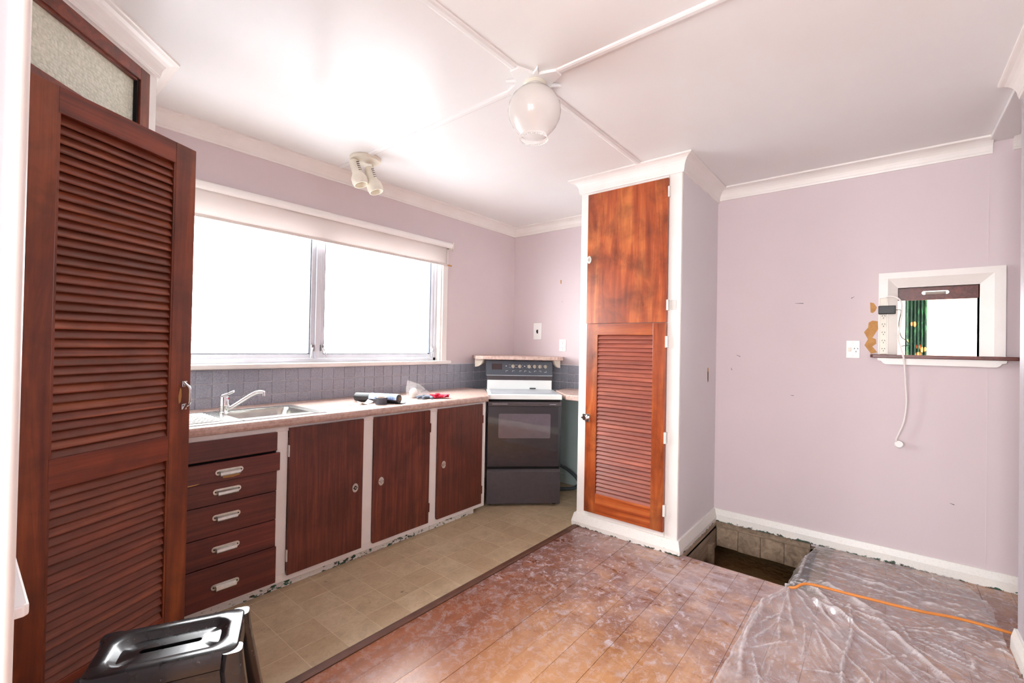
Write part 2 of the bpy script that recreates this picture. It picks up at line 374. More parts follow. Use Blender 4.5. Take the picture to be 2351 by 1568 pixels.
# ---------------------------------------------------------------- room shell
H = 2.5
HX0, HX1, HY0, HY1 = -.770, -.045, -2.62, -2.03                     # hole in the floor
floor = struct('floor', MB().box(-6.5, HX0, -5.2, .12, -.04, -.022).box(HX0, 3.2, -5.2, HY0, -.04, -.022).box(HX0, 3.2, HY1, .12, -.04, -.022).box(HX1, 3.2, HY0, HY1, -.04, -.022), M['rawwood'], 'subfloor carrying worn timber boards and beige vinyl tiles')
def add_boards():
    BP, y = .131, -1.303; segs = []
    i = 0
    while y > -5.1:
        y1 = max(y - BP, -5.1); spans = [(-6.4, -.0)]
        if y1 < HY1 - .004 and y > HY0 + .004: spans = [(-6.4, HX0)]
        elif y > HY1 > y1 or y > HY0 > y1: spans = [(-6.4, HX0)]
        if y1 > -1.99: spans = [(-6.4, -.80)]
        for a, b in spans:
            L = b - a; cut = a + L*random.uniform(.25, .45) if i % 2 else None
            for p, q in ([(a, cut), (cut, b)] if cut and cut < -3.9 else [(a, b)]): segs.append((p, q, y1, y))
        y = y1; i += 1
    segs += [(HX0, -.0, HY1, HY1 + .06), (HX1, 0, HY0, HY1)]
    for p, q, y0, y1 in segs:
        cx, cy = (p+q)/2, (y0+y1)/2; dz = random.uniform(-.0008, .0008)
        mb = MB().box(p - cx + .0006, q - cx - .0006, y0 - cy + .0005, y1 - cy - .0005, -.022, dz)
        link('plank', mesh('plank', mb, M['rawwood' if (p, q) in ((HX0, -.0), (HX1, 0)) else 'board']), floor, .0006, 1, (cx, cy, 0))
add_boards()
def add_vinyl():
    P = .1645; me = mesh('vinyl_tile', MB().box(-P/2+.0015, P/2-.0015, -P/2+.0015, P/2-.0015, -.004, 0), M['vinyl'])
    part(floor, 'vinyl_backing', MB().box(-3.72, 0, -1.262, 0, -.022, -.0004), M['vinyljoint'])
    xs = [-2.75 + P*k for k in range(-6, 17)]; ys = [-1.11 + P*k for k in range(-1, 5)]
    for x in xs:
        for y in ys:
            cx, cy = x + P/2, y + P/2
            if cy > -.45 and cx < -1.15: continue
            link('vinyl_tile', me, floor, 0, loc=(cx, cy, 0))
    part(floor, 'edging_strip', MB().prism([(-3.7, -1.303, -.004), (-3.7, -1.303, .003), (-3.7, -1.292, .007), (-3.7, -1.268, .007), (-3.7, -1.258, .002), (-3.7, -1.258, -.004)], (2.905, 0, 0)), M['strip'], world=True)
add_vinyl()
jo = [('joist', MB().box(-.80, -.02, HY1, HY1 + .045, -.19, -.022)), ('joist', MB().box(HX1 + .002, .0, HY0 - .3, HY1 - .002, -.175, -.024)),
      ('joist', MB().box(HX0 + .1, HX1, HY0 - .05, HY0, -.19, -.022)), ('stump', MB().box(-.245, -.185, HY1 - .03, HY1 + .03, -.55, -.10))]
for n, mb in jo: part(floor, n, mb, M['rawwood'], .004)
for i in range(4):
    part(floor, 'weatherboard', MB().box(HX1 - .012, HX1 + .004, HY0 + .004 + i*.145, HY0 + .004 + (i+1)*.145 - .003, -.165 - random.uniform(0, .01), -.03), M['rawwood'], .002)
struct('ground', MB().box(-9, 6, -9, .12, -.62, -.38), M['soil'], 'dark dry soil under the floor, seen through the hole')
struct('ground_yard', MB().box(-14, 12, .14, 14, -.62, -.5), M['concrete'], 'pale paving outside the kitchen window')
struct('wall_light_blocker', MB().box(-6.5, 3.2, .02, .12, -.6, -.02).box(-6.5, 3.2, -5.2, -5.1, -.6, -.02).box(-6.5, -6.4, -5.1, .02, -.6, -.02).box(3.1, 3.2, -5.1, .02, -.6, -.02), M['rawwood'])  # unseen walls added to keep daylight off the soil under the floor
yf = struct('wall_yard', MB().box(-12, 8, 4.6, 4.7, -.5, .9), M['fence'], 'low white wall across the yard outside')

WX0, WX1, WZ0, WZ1 = -3.10, -1.0, 1.14, 2.12                          # kitchen window opening
wall_back = struct('wall_back', MB().box(-6.5, WX0, 0, .12, -.02, H).box(WX1, .1, 0, .12, -.02, H).box(WX0, WX1, 0, .12, -.02, WZ0).box(WX0, WX1, 0, .12, WZ1, H), M['paper'], 'lilac papered wall with the wide kitchen window')
OY0, OY1, OZ0, OZ1 = -3.405, -3.052, 1.272, 1.686                     # serving hatch opening
wall_right = struct('wall_right', MB().box(0, .1, -5.1, OY0, -.02, H).box(0, .1, OY1, 0, -.02, H).box(0, .1, OY0, OY1, -.02, OZ0).box(0, .1, OY0, OY1, OZ1, H), M['paper'], 'lilac papered wall with the serving hatch')
struct('wall_left', MB().box(-3.72, -3.603, -2.03, -1.0, -.02, H), M['paper_white'], 'end of pale wall at the edge of the doorway')
struct('wall_rear', MB().box(-3.0, -.705, -3.55, -3.45, -.02, H).box(-6.5, -6.2, -3.55, -3.45, -.02, H).box(-5.0, -3.0, -3.55, -3.45, -.02, H).box(-6.2, -5.0, -3.55, -3.45, -.02, .75).box(-6.2, -5.0, -3.55, -3.45, 2.1, H), M['paper_white'], 'pale wall behind the photographer')  # unseen opening added, placed and sized for fill light
struct('wall_side', MB().box(-6.5, -6.4, -3.45, -3.25, -.02, H).box(-6.5, -6.4, -1.35, 0, -.02, H).box(-6.5, -6.4, -3.25, -1.35, -.02, .55).box(-6.5, -6.4, -3.25, -1.35, 2.15, H), M['paper_white'], 'far wall of the adjoining space with an unseen fill light opening')  # opening is out of view, added to let in fill light
struct('wall_inner', MB().box(-6.4, -3.72, -1.1, -1.0, -.02, H), M['paper_white'], 'partition beside the pantry')
struct('wall_hall', MB().box(-.83, -.73, -5.1, -3.55, -.02, H).box(-.83, .1, -5.2, -5.1, -.02, H), M['paper'], 'walls of the passage beyond the kitchen')
ceiling = struct('ceiling', MB().box(-6.5, 3.2, -5.2, .12, H, H + .1), M['ceil'], 'glossy white ceiling with narrow battens')
# dining room beyond the hatch
struct('wall_dining', MB().box(3.1, 3.2, -5.1, -3.10, -.02, H).box(3.1, 3.2, -.4, .1, -.02, H).box(3.1, 3.2, -3.10, -.4, -.02, .4).box(3.1, 3.2, -3.10, -.4, 2.3, H).box(.1, .5, -5.2, -5.1, -.02, H).box(2.7, 3.2, -5.2, -5.1, -.02, H).box(.5, 2.7, -5.2, -5.1, -.02, .4).box(.5, 2.7, -5.2, -5.1, 2.3, H).box(.1, 3.1, .0, .1, -.02, H), M['creamwall'], 'cream walls of the bright room beyond the hatch')  # unseen end opening added and far window enlarged to brighten this room

# skim of green paint low down beside the cooker
part(wall_right, 'painted_dado', MB().box(-.003, 0, -1.27, 0, .09, .86), M['greenpaint'])
part(wall_right, 'dado_skirting', MB().box(-.016, 0, -1.27, 0, 0, .09), M['greenpaint'], .003)

# ceiling battens and rose
def batten(a, b, name='batten'):
    a, b = Vector(a), Vector(b); t = (b - a).normalized(); w = Vector((t.y, -t.x, 0))
    prof = [(-.020, 0), (-.017, -.006), (-.008, -.009), (.008, -.009), (.017, -.006), (.020, 0)]
    mb = MB().prism([a + w*u + Vector((0, 0, v)) for u, v in prof], b - a); return part(ceiling, name, mb, M['ceil'], smooth=False)
batten((-6.4, -1.735, H), (-2.14, -1.735, H)); batten((-1.88, -1.735, H), (-.86, -1.735, H))
batten((-2.01, -3.44, H), (-2.01, -1.865, H)); batten((-2.01, -1.605, H), (-2.01, -.06, H))
def rose():
    out = []
    for q in range(4):
        for k in range(9):
            t = k/8; a0 = math.pi/2*q + math.atan2(.022, .14); a1 = math.pi/2*(q+1) - math.atan2(.022, .14)
            a = a0 + (a1-a0)*t; r = .142 - .062*math.sin(math.pi*t)**.8 + .05*max(0, 1-abs(t-.5)/.12)
            out.append((-2.01 + r*math.cos(a), -1.735 + r*math.sin(a), H))
    part(ceiling, 'ceiling_rose', MB().prism(out, (0, 0, -.014)), M['ceil'], .003)
rose()
# opening head board between kitchen and passage
part(ceiling, 'opening_head', MB().box(-.72, 0, -3.545, -3.435, H - .02, H), M['ceil'], .003, label='flat white board across the opening head')

# coved cornices
def cove(path, out, name, drop=.085, proj=.075, mat='white', ends=None):
    """sweep a coved profile along path (list of xy), out = list of outward xy offsets per node"""
    prof = [(0, H - drop), (.010, H - drop), (.012, H - drop + .012)]
    for k in range(7):
        a = math.pi/2*k/6; prof.append((.014 + (proj-.02)*(1-math.cos(a)), H - drop + .014 + (drop-.026)*math.sin(a)))
    prof += [(proj, H - .010), (proj, H), (0, H)]
    L = [[(p[0] + o[0]*u, p[1] + o[1]*u, z) for u, z in prof] for p, o in zip(path, out)]
    mb = MB().loops(L)
    o = struct(name, mb, M[mat], 'white coved cornice along the ceiling edge'); return o
cove([(-3.14, 0), (0, 0), (0, -1.27)], [(0, -1), (-1, -1), (-1, 0)], 'trim_1')
cove([(0, -2.0), (0, -3.45)], [(-1, 0), (-1, 0)], 'trim_2')
cove([(0, -3.53), (0, -5.1)], [(-1, 0), (-1, 0)], 'trim_3')
cove([(-.712, -3.45), (-6.4, -3.45)], [(0, 1), (0, 1)], 'trim_4')

# skirtings
def skirt(name, a, b, n, h=.088, lab='white skirting with chipped paint showing green'):
    a, b, n = Vector((*a, 0)), Vector((*b, 0)), Vector((*n, 0))
    mb = MB().prism([a, a + n*.022, a + n*.020 + Vector((0,0,h*.55)), a + n*.010 + Vector((0,0,h)), a + Vector((0,0,h))], b - a)
    return struct(name, mb, M['chip'], lab)
skirt('baseboard_right', (0, -2.0), (0, -5.1), (-1, 0))
skirt('baseboard_rear', (-.70, -3.45), (-3.75, -3.45), (0, 1), .09, 'white skirting along the rear wall')
struct('trim_5', MB().cyl((-3.612, -2.026, 0), (-3.612, -2.026, H), .012, n=16), M['white'], 'white corner bead down the wall end', smooth=True)

# peeled paper patches and scuffs on the hatch wall
for pts in ([(-2.918,1.604),(-2.936,1.599),(-2.952,1.571),(-2.945,1.55),(-2.933,1.537),(-2.921,1.54)],
            [(-2.912,1.476),(-2.93,1.489),(-2.957,1.484),(-2.959,1.434),(-2.931,1.38),(-2.949,1.371),(-2.951,1.343),(-2.931,1.325),(-2.956,1.289),(-2.925,1.279),(-2.892,1.333),(-2.909,1.37),(-2.889,1.416),(-2.909,1.444)],
            [(-.575,1.93),(-.588,1.925),(-.586,1.89),(-.576,1.895)]):
    part(wall_right, 'peeled_patch', MB().prism([(0, y, z) for y, z in pts], (-.0012, 0, 0)), M['bare'], label='bare tan board where paper has peeled away')
for (y, z, l, a) in ((-2.155, 1.245, .03, .4), (-2.11, 1.145, .02, 1.2), (-2.535, 1.615, .05, .05), (-2.83, 1.64, .02, 2.6), (-2.50, .98, .018, 0), (-3.30, .42, .02, .3), (-.60, 1.72, .008, 1)):
    d = Vector((0, math.cos(a), math.sin(a)))*l/2; w = Vector((0, -math.sin(a), math.cos(a)))*.0022; c = Vector((0, y, z))
    part(wall_right, 'scuff_mark', MB().prism([c-d-w, c+d-w*.3, c+d+w*.3, c-d+w], (-.0008, 0, 0)), M['tape'])
part(wall_right, 'paper_seam', MB().box(-.0012, 0, -3.4395, -3.4365, .09, H - .09), M['paper'])

# splashback tiles
def splash():
    P = .0823; t = .0025
    me = mesh('tile', MB().box(-.0395, .0395, -.006, 0, -.0385, .0385), M['tile'])
    me2 = mesh('tile', MB().box(-.006, 0, -.0395, .0395, -.0385, .0385), M['tile'])
    part(wall_back, 'grout', MB().box(-3.13, 0, -.004, 0, .86, 1.118), M['grout'])
    part(wall_right, 'grout', MB().box(-.004, 0, -1.27, -.004, .86, 1.118), M['grout'])
    for r in range(3):
        z = 1.115 - .081*(r + .5)
        for k in range(-4, 34):
            x = -2.816 + P*(k + .5)
            if x < -3.10 or x > -.02: continue
            link('tile', me, wall_back, .0015, 1, (x, -.003, z))
        for k in range(-7, 8):
            y = -.594 - P*(k + .5)
            if y > -.05 or y < -1.25: continue
            link('tile', me2, wall_right, .0015, 1, (-.003, y, z))
splash()

# ---------------------------------------------------------------- window and blind
def window():
    w = struct('window_1', MB().box(WX0, WX0 + .02, -.002, .12, WZ0, WZ1).box(WX1 - .016, WX1, -.002, .12, WZ0, WZ1).box(WX0, WX1, -.002, .12, WZ1 - .02, WZ1).box(WX0, WX1, -.002, .12, WZ0 - .01, WZ0 + .008), M['white'], 'aluminium two sash window set in a white timber surround', .002)
    y0, y1 = .045, .085; x0, x1, z0, z1 = WX0 + .02, WX1 - .016, WZ0 + .008, WZ1 - .02
    mx = -2.088
    part(w, 'outer_frame', MB().box(x0, x0 + .03, y0, y1, z0, z1).box(x1 - .028, x1, y0, y1, z0, z1).box(x0, x1, y0, y1, z0, z0 + .026).box(x0, x1, y0, y1, z1 - .026, z1), M['alu'], .002)
    part(w, 'mullion', MB().box(mx - .018, mx + .018, y0 - .006, y1, z0 + .026, z1 - .026), M['alu'], .003)
    for a, b in ((x0 + .03, mx - .018), (mx + .018, x1 - .028)):
        s, q, ya, yb = .030, .028, y0 + .006, y1 - .006; za, zb = z0 + .027, z1 - .027
        f = part(w, 'sash', MB().box(a, a + s, ya, yb, za, zb).box(b - s, b, ya, yb, za, zb).box(a + s, b - s, ya, yb, za, za + q).box(a + s, b - s, ya, yb, zb - q, zb), M['alu'], .002)
        part(f, 'seal', MB().box(a + s, a + s + .006, ya + .004, yb, za + q, zb - q).box(b - s - .006, b - s, ya + .004, yb, za + q, zb - q).box(a + s, b - s, ya + .004, yb, za + q, za + q + .005), M['sealant'])
        part(f, 'pane', MB().box(a + s - .004, b - s + .004, ya + .012, ya + .016, za + q - .004, zb - q + .004), M['glass'])
    for x, d in ((mx - .034, -1), (mx + .034, 1), (x1 - .043, -1)):
        c = part(w, 'window_catch', MB().box(x - .012, x + .012, y0 - .012, y0 + .006, z0 + .075, z0 + .12), M['chrome'], .002)
        part(c, 'catch_lever', MB().tube([(x, y0 - .014, z0 + .10), (x + d*.012, y0 - .022, z0 + .075), (x + d*.022, y0 - .028, z0 + .035)], .0045, 8, 4), M['chrome'], smooth=True)
    # architrave and sill
    A = MB().box(WX1, WX1 + .058, -.018, 0, WZ0 - .01, WZ1 + .05).box(WX0 - .03, WX1 + .058, -.018, 0, WZ1, WZ1 + .055)
    part(w, 'architrave', A, M['white'], .004)
    part(w, 'sill', MB().box(-3.12, -.905, -.042, .046, 1.117, 1.146), M['white'], .006, label='white window sill with flaking end')
window()
bl = thing('roller_blind', 'cream roller blind drawn partly down over the kitchen window', 'blind', (-2.0, -.05, 2.15))
part(bl, 'roller_tube', MB().cyl((-3.06, -.05, 2.150), (-.945, -.05, 2.150), .024, n=24), M['ledge'], smooth=True, world=True)
part(bl, 'end_bracket', MB().box(-.945, -.932, -.075, -.001, 2.122, 2.178), M['cream'], .002, world=True)
part(bl, 'end_bracket', MB().box(-3.075, -3.062, -.075, -.001, 2.122, 2.178), M['cream'], .002, world=True)
def fabric():
    nx = 60; rows = [2.150, 2.12, 2.08, 2.04, 2.005, 1.988]
    L = [[(-3.05 + 2.082*i/nx, -.030 + .003*math.sin(i*.35)*math.sin(r*1.1) + .0015*math.sin(i*.9 + r), z) for i in range(nx + 1)] for r, z in enumerate(rows)]
    mb = MB().loops(L, False, False, False); o = part(bl, 'fabric', mb, M['blind'], smooth=True, world=True)
    m = o.modifiers.new('s', 'SOLIDIFY'); m.thickness = .0008
    part(bl, 'hem_pocket', MB().box(-3.05, -.968, -.036, -.026, 1.972, 1.99), M['blind'], .002, world=True)
    part(bl, 'bottom_lath', MB().box(-3.06, -.915, -.033, -.029, 1.974, 1.987), M['bare'], .001, world=True, label='tan wooden lath poking out of the hem')
fabric()
part(bl, 'chain_guide', MB().tube([(-.94, -.07, 2.125), (-.943, -.07, 2.11), (-.938, -.07, 2.098)], .003, 6, 3), M['handle'], world=True, smooth=True)

# ---------------------------------------------------------------- pantry with louvred door
PC = Vector((-3.139, -.543, 0)); PD = Vector((-.70711, -.70711, 0)); PN = Vector((.70711, -.70711, 0))
pan = thing('corner_pantry', 'corner pantry with louvred mahogany door ajar and obscure glass fanlight', 'pantry', PC)
def pbox(s0, s1, z0, z1, d0, d1):
    b = PC + PD*s0 + PN*d0; return MB().prism([b + Vector((0,0,z0)), b + PD*(s1-s0) + Vector((0,0,z0)), b + PD*(s1-s0) + PN*(d1-d0) + Vector((0,0,z0)), b + PN*(d1-d0) + Vector((0,0,z0))], (0, 0, z1-z0))
def pp(name, mb, mat, **k): return part(pan, name, mb, M[mat], world=True, **k)
pp('corner_post', pbox(0, .045, 0, H, -.03, 0), 'white', bevel=.002)
pp('side_panel', MB().box(-3.159, -3.139, -.543, 0, 0, H), 'white')
pp('header', pbox(.045, .68, 2.405, H, -.03, 0), 'white', bevel=.002)
pp('filler_panel', pbox(.65, .69, 0, 2.405, -.03, 0), 'white')
pp('jamb', pbox(.045, .098, 0, 2.405, -.035, .004), 'door_v', bevel=.002); pp('jamb', pbox(.60, .65, 0, 2.405, -.035, .004), 'door_v', bevel=.002)
pp('fanlight_rail', pbox(.098, .60, 2.352, 2.405, -.035, .004), 'door_h', bevel=.002); pp('fanlight_rail', pbox(.098, .60, 2.07, 2.132, -.035, .004), 'door_h', bevel=.002)
pp('glass_pane', pbox(.094, .606, 2.128, 2.356, -.024, -.018), 'obscure', label='obscure hammered glass pane')
pp('glazing_bead', pbox(.098, .108, 2.132, 2.352, -.018, -.004), 'dark'); pp('glazing_bead', pbox(.108, .60, 2.343, 2.352, -.018, -.004), 'door_h')
for z in (.5, 1.0, 1.5): pp('shelf', MB().prism([(-3.18, -.03, z), (-3.18, -.50, z), (-3.58, -.90, z), (-3.58, -.03, z)], (0, 0, .018)), 'white')
pp('hinge', pbox(.60, .612, 2.20, 2.24, .004, .012), 'handle')
cv = [PC + Vector((0, .25, 0)), PC, PC + PD*.69]
def pcove():
    prof = [(0, H-.085), (.010, H-.085), (.012, H-.073)]
    for k in range(7):
        a = math.pi/2*k/6; prof.append((.014 + .055*(1-math.cos(a)), H - .071 + .059*math.sin(a)))
    prof += [(.075, H-.010), (.075, H), (0, H)]
    o1 = Vector((1, 0, 0)); o2 = Vector((1, -math.tan(R(22.5)), 0)); o3 = PN
    L = [[(p + o*u) + Vector((0, 0, z)) for u, z in prof] for p, o in ((PC + Vector((0, .54, 0)), o1), (PC, o2), (PC + PD*.69, o3))]
    pp('cornice', MB().loops(L), 'white')
pcove()
# the door, hinged at the left, swung 17 degrees out of the frame
DA = R(27.9); DH = Vector((-3.567, -.972, 0)); DW = .577
dr = bpy.data.objects.new('door', None); COL.objects.link(dr); dr.parent = pan; dr.location = DH + PN*.004 - PC; dr.rotation_euler = (0, 0, DA)
dr['label'] = 'louvred mahogany pantry door standing ajar'
D0, D1 = -.034, 0.0                                                   # local y: front face at D0 (towards the room)
def dp(name, mb, mat, **k): return part(dr, name, mb, M[mat], **k)
ST, LL = .090, .085
for a, b in ((0, LL), (DW - ST, DW)): dp('stile', MB().box(a, b, D0, D1, .015, 2.083), 'door_v', bevel=.002)
for a, b in ((.015, .175), (.800, .899), (1.998, 2.083)): dp('rail', MB().box(LL, DW - ST, D0 + .0005, D1, a, b), 'door_h', bevel=.002)
dp('bead', MB().box(LL, LL + .007, D0 + .002, D0 + .02, .175, .80).box(LL, LL + .007, D0 + .002, D0 + .02, .899, 1.998).box(DW-ST-.007, DW-ST, D0 + .002, D0 + .02, .175, .80).box(DW-ST-.007, DW-ST, D0 + .002, D0 + .02, .899, 1.998), 'door_v')
dp('slat_gap_shade', MB().box(LL, DW - ST, D1 - .004, D1 - .001, .17, 2.0), 'dark')  # near-black sheet standing in for shade between the slats
w2 = (DW - ST - LL - .012)/2
def slatmesh(n, half, axis, mat):
    # a rounded slat leaning out at its lower edge
    prof = [(-.0105, -.0175), (-.0075, -.0190), (.0085, .010), (.009, .0150), (.005, .0165), (-.0115, -.0140)]
    if axis == 0: pts = [(-half, a, b) for a, b in prof]; d = (2*half, 0, 0)
    else: pts = [(a, -half, b) for a, b in prof]; d = (0, 2*half, 0)
    return mesh(n, MB().prism(pts, d), mat)
sm = slatmesh('slat', w2, 0, M['slat_h'])
for z0, z1, n in ((.899, 1.998, 37), (.175, .80, 21)):
    for i in range(n):
        o = link('slat', sm, dr, .0015, 1, ((LL + DW - ST)/2, D0 + .0165, z0 + (z1-z0)*(i + .5)/n))
hd = dp('handle', MB().tube([(DW - .030, D0 - .001, 1.108), (DW - .030, D0 - .012, 1.098), (DW - .028, D0 - .026, 1.085), (DW - .028, D0 - .028, 1.055), (DW - .028, D0 - .026, 1.025), (DW - .030, D0 - .012, 1.012), (DW - .030, D0 - .001, 1.002)], .0055, 10, 6, .008), 'chrome', smooth=True, label='chrome pull handle')
for z in (1.008, 1.102):
    c = part(hd, 'handle_foot', MB().box(DW - .041, DW - .019, D0 - .004, D0, z - .012, z + .012), M['chrome'], .002)
    part(c, 'screw', MB().cyl((DW - .03, D0 - .006, z), (DW - .03, D0 - .003, z), .004, n=10), M['steel'])
dp('worn_patch', MB().prism([(DW - .052, D0, 1.022), (DW - .044, D0, 1.028), (DW - .040, D0, 1.055), (DW - .042, D0, 1.083), (DW - .047, D0, 1.088), (DW - .054, D0, 1.055)], (0, -.0006, 0)), 'bare', label='bare worn patch behind the handle')

# white ledge on the near wall end
single('wall_ledge', MB().prism([(-3.604, -2.002, .866), (-3.588, -2.002, .866), (-3.583, -1.996, .866), (-3.586, -1.55, .866), (-3.604, -1.55, .866)], (0, 0, .018)), M['ledge'], 'white painted ledge jutting from the wall end beside the louvred door', 'ledge', bevel=.003, loc=(-3.6, -1.8, .866))

# ---------------------------------------------------------------- base cabinet
WT0, WT1 = .851, .895
cab = thing('base_cabinet', 'white framed base cabinet with mahogany drawers and three doors under the window', 'cabinet', (-2.1, -.3, 0))
def cp(name, mb, mat, parent=None, **k): return part(parent or cab, name, mb, M[mat], world=parent is None, **k)
FX0, FX1, FY = -3.12, -1.055, -.600
cp('carcass', MB().box(FX0, FX0 + .016, -.58, -.02, .06, WT0).box(FX1 - .016, FX1, -.58, -.02, .06, WT0).box(FX0, FX1, -.58, -.02, .06, .076), 'white')
cp('face_rail', MB().box(FX0, FX1, FY, -.58, .822, WT0), 'white', bevel=.002)
cp('face_rail', MB().box(FX0, FX1, FY, -.58, .045, .088), 'white', bevel=.002)
for a, b in ((-2.624, -2.566), (-2.132, -2.058), (-1.622, -1.550), (-1.102, FX1), (FX0, -3.10)): cp('face_stile', MB().box(a, b, FY - .0006, -.58, .0875, .8225), 'white', bevel=.0015)
cp('kickboard', MB().box(FX0, -1.135, -.566, -.55, .0, .05), 'kick', label='white kickboard with chipped paint')
DY0, DY1 = -.618, -.600
cp('interior_shade_panel', MB().box(-3.09, -2.63, -.596, -.588, .09, .82), 'dark')  # near-black panel painted as the shade behind the drawer fronts
def cup_handle(parent, cx, z, L=.118):
    y = -.618
    lp = [(cx + u, y, z + v) for u, v in rrect(L, .026, .013)]
    h = part(parent, 'drawer_pull', MB().prism(lp, (0, -.0025, 0)), M['handle'], .0008, world=True, label='worn aluminium cup pull')
    hw = L*.36; pr = [(0, .004), (-.012, .006), (-.020, .001), (-.022, -.010), (-.017, -.016), (-.0155, -.015), (-.019, -.009), (-.0175, .0), (-.011, .0035), (0, .0015)]
    part(h, 'hood', MB().prism([(cx - hw, y + a, z + b) for a, b in pr], (2*hw, 0, 0)), M['handle'], world=True)
    part(h, 'hood_end', MB().prism([(cx - hw, y + a, z + b) for a, b in pr[:5]] , (.0012, 0, 0)), M['handle'], world=True)
    part(h, 'hood_end', MB().prism([(cx + hw - .0012, y + a, z + b) for a, b in pr[:5]] , (.0012, 0, 0)), M['handle'], world=True)
    for s in (-1, 1): part(h, 'screw', MB().cyl((cx + s*(L/2 - .010), y - .004, z), (cx + s*(L/2 - .010), y - .002, z), .0035, n=8), M['rubber'], world=True)
cp('fixed_panel', MB().box(-3.098, -2.626, DY0, DY1, .733, .826), 'cab_h', bevel=.002)
for (z0, z1, hz, dy, dx) in ((.532, .722, None, -.010, .008), (.388, .529, .467, 0, 0), (.252, .385, .322, 0, 0), (.064, .248, .150, -.004, .006)):
    pass
rows = [(.634, .724, .677, -.012, .010), (.531, .632, .586, -.001, 0), (.387, .528, .468, 0, 0), (.251, .384, .322, 0, 0), (.066, .248, .150, -.004, .004)]
for z0, z1, hz, dy, dx in rows:
    d = cp('drawer', MB().box(-3.098, -2.626 + dx, DY0 + dy, DY1 + dy, z0, z1), 'cab_h', bevel=.002)
    cup_handle(d, -2.846 if hz > .6 else -2.850, hz)
    for ch in d.children: ch.location.y += dy
    if dy < -.01:
        part(d, 'worn_patch', MB().prism([(-2.875, DY0 + dy, .657), (-2.81, DY0 + dy, .660), (-2.80, DY0 + dy, .652), (-2.83, DY0 + dy, .646), (-2.872, DY0 + dy, .648)], (0, -.0006, 0)), M['bare'], world=True)
        part(d, 'worn_patch', MB().prism([(-3.04, DY0 + dy, .640), (-2.965, DY0 + dy, .642), (-2.98, DY0 + dy, .638), (-3.04, DY0 + dy, .6345)], (0, -.0006, 0)), M['bare'], world=True)
for x0, x1, kx, kz, hollow in ((-2.566, -2.132, -2.182, .443, True), (-2.058, -1.624, -2.006, .443, False), (-1.550, -1.104, -1.497, .448, False)):
    d = cp('door', MB().box(x0 + .002, x1 - .001, DY0, DY1, .078, .838), 'cab_v', bevel=.0015)
    k = part(d, 'catch_plate', MB().prism([(kx + .019*math.cos(a), DY0, kz + .026*math.sin(a)) for a in [2*math.pi*i/24 for i in range(24)]], (0, -.003, 0)), M['handle'], .001, world=True)
    part(k, 'catch_well', MB().prism([(kx + .0095*math.cos(a), DY0 - .003, kz + .0125*math.sin(a)) for a in [2*math.pi*i/20 for i in range(20)]], (0, -.0006, 0)), M['rubber' if hollow else 'steel'], world=True)
    if hollow: part(k, 'catch_button', MB().cyl((kx, DY0 - .005, kz), (kx, DY0 - .003, kz), .005, n=12), M['steel'], world=True)
    for s in (-1, 1): part(k, 'screw', MB().cyl((kx + s*.013, DY0 - .0045, kz), (kx + s*.013, DY0 - .0025, kz), .0026, n=8), M['rubber'], world=True)
    for z in (.18, .72):
        hx = x0 - .004 if hollow else x1 + .0
        part(d, 'hinge', MB().box(hx, hx + .006, DY0 - .002, DY0 + .012, z - .03, z + .03), M['hingew' if hollow else 'cab_v'], .001, world=True)

# worktop: long piece with rolled front edge and an angled end at the cooker, cut out for the bowl
def edge_prof(y0, yb):   # rolled front
    return [(yb, WT0), (yb, WT1), (y0 + .014, WT1), (y0 + .005, WT1 - .004), (y0, WT1 - .014), (y0, WT0 + .014), (y0 + .004, WT0 + .004), (y0 + .012, WT0)]
BX0, BX1, BY0, BY1 = -2.775, -2.405, -.520, -.215                       # bowl
wt = thing('worktop', 'long speckled pink laminate worktop running under the window', 'worktop', (-2.1, -.3, WT0))
def wtop():
    mb = MB()
    pr = edge_prof(-.630, -.54)
    mb.prism([(-3.138, y, z) for y, z in pr], (3.138 - 1.058, 0, 0))
    mb.box(-3.138, BX0, -.54, -.012, WT0, WT1).box(BX1, -1.058, -.54, -.012, WT0, WT1).box(BX0, BX1, BY1, -.012, WT0, WT1).box(BX0, BX1, -.54, BY0, WT0, WT1)
    mb.prism([(-1.058, -.63, WT0), (-.70, -.262, WT0), (-.70, -.012, WT0), (-1.058, -.012, WT0)], (0, 0, WT1 - WT0))
    part(wt, 'slab', mb, M['lam'], world=True)
wtop()
single('worktop', MB().prism([(-.016, -.68, WT0 + .004), (-.285, -.735, WT0 + .004), (-.53, -.995, WT0 + .004), (-.53, -1.268, WT0 + .004), (-.016, -1.268, WT0 + .004)], (0, 0, WT1 - WT0)), M['lam'], 'short pale worktop piece between the cooker and the tall cupboard', 'worktop', bevel=.006, loc=(-.25, -1.0, WT0))
sink = thing('sink', 'stainless steel sink with ribbed drainer set into the worktop', 'sink', (-2.6, -.36, WT1))
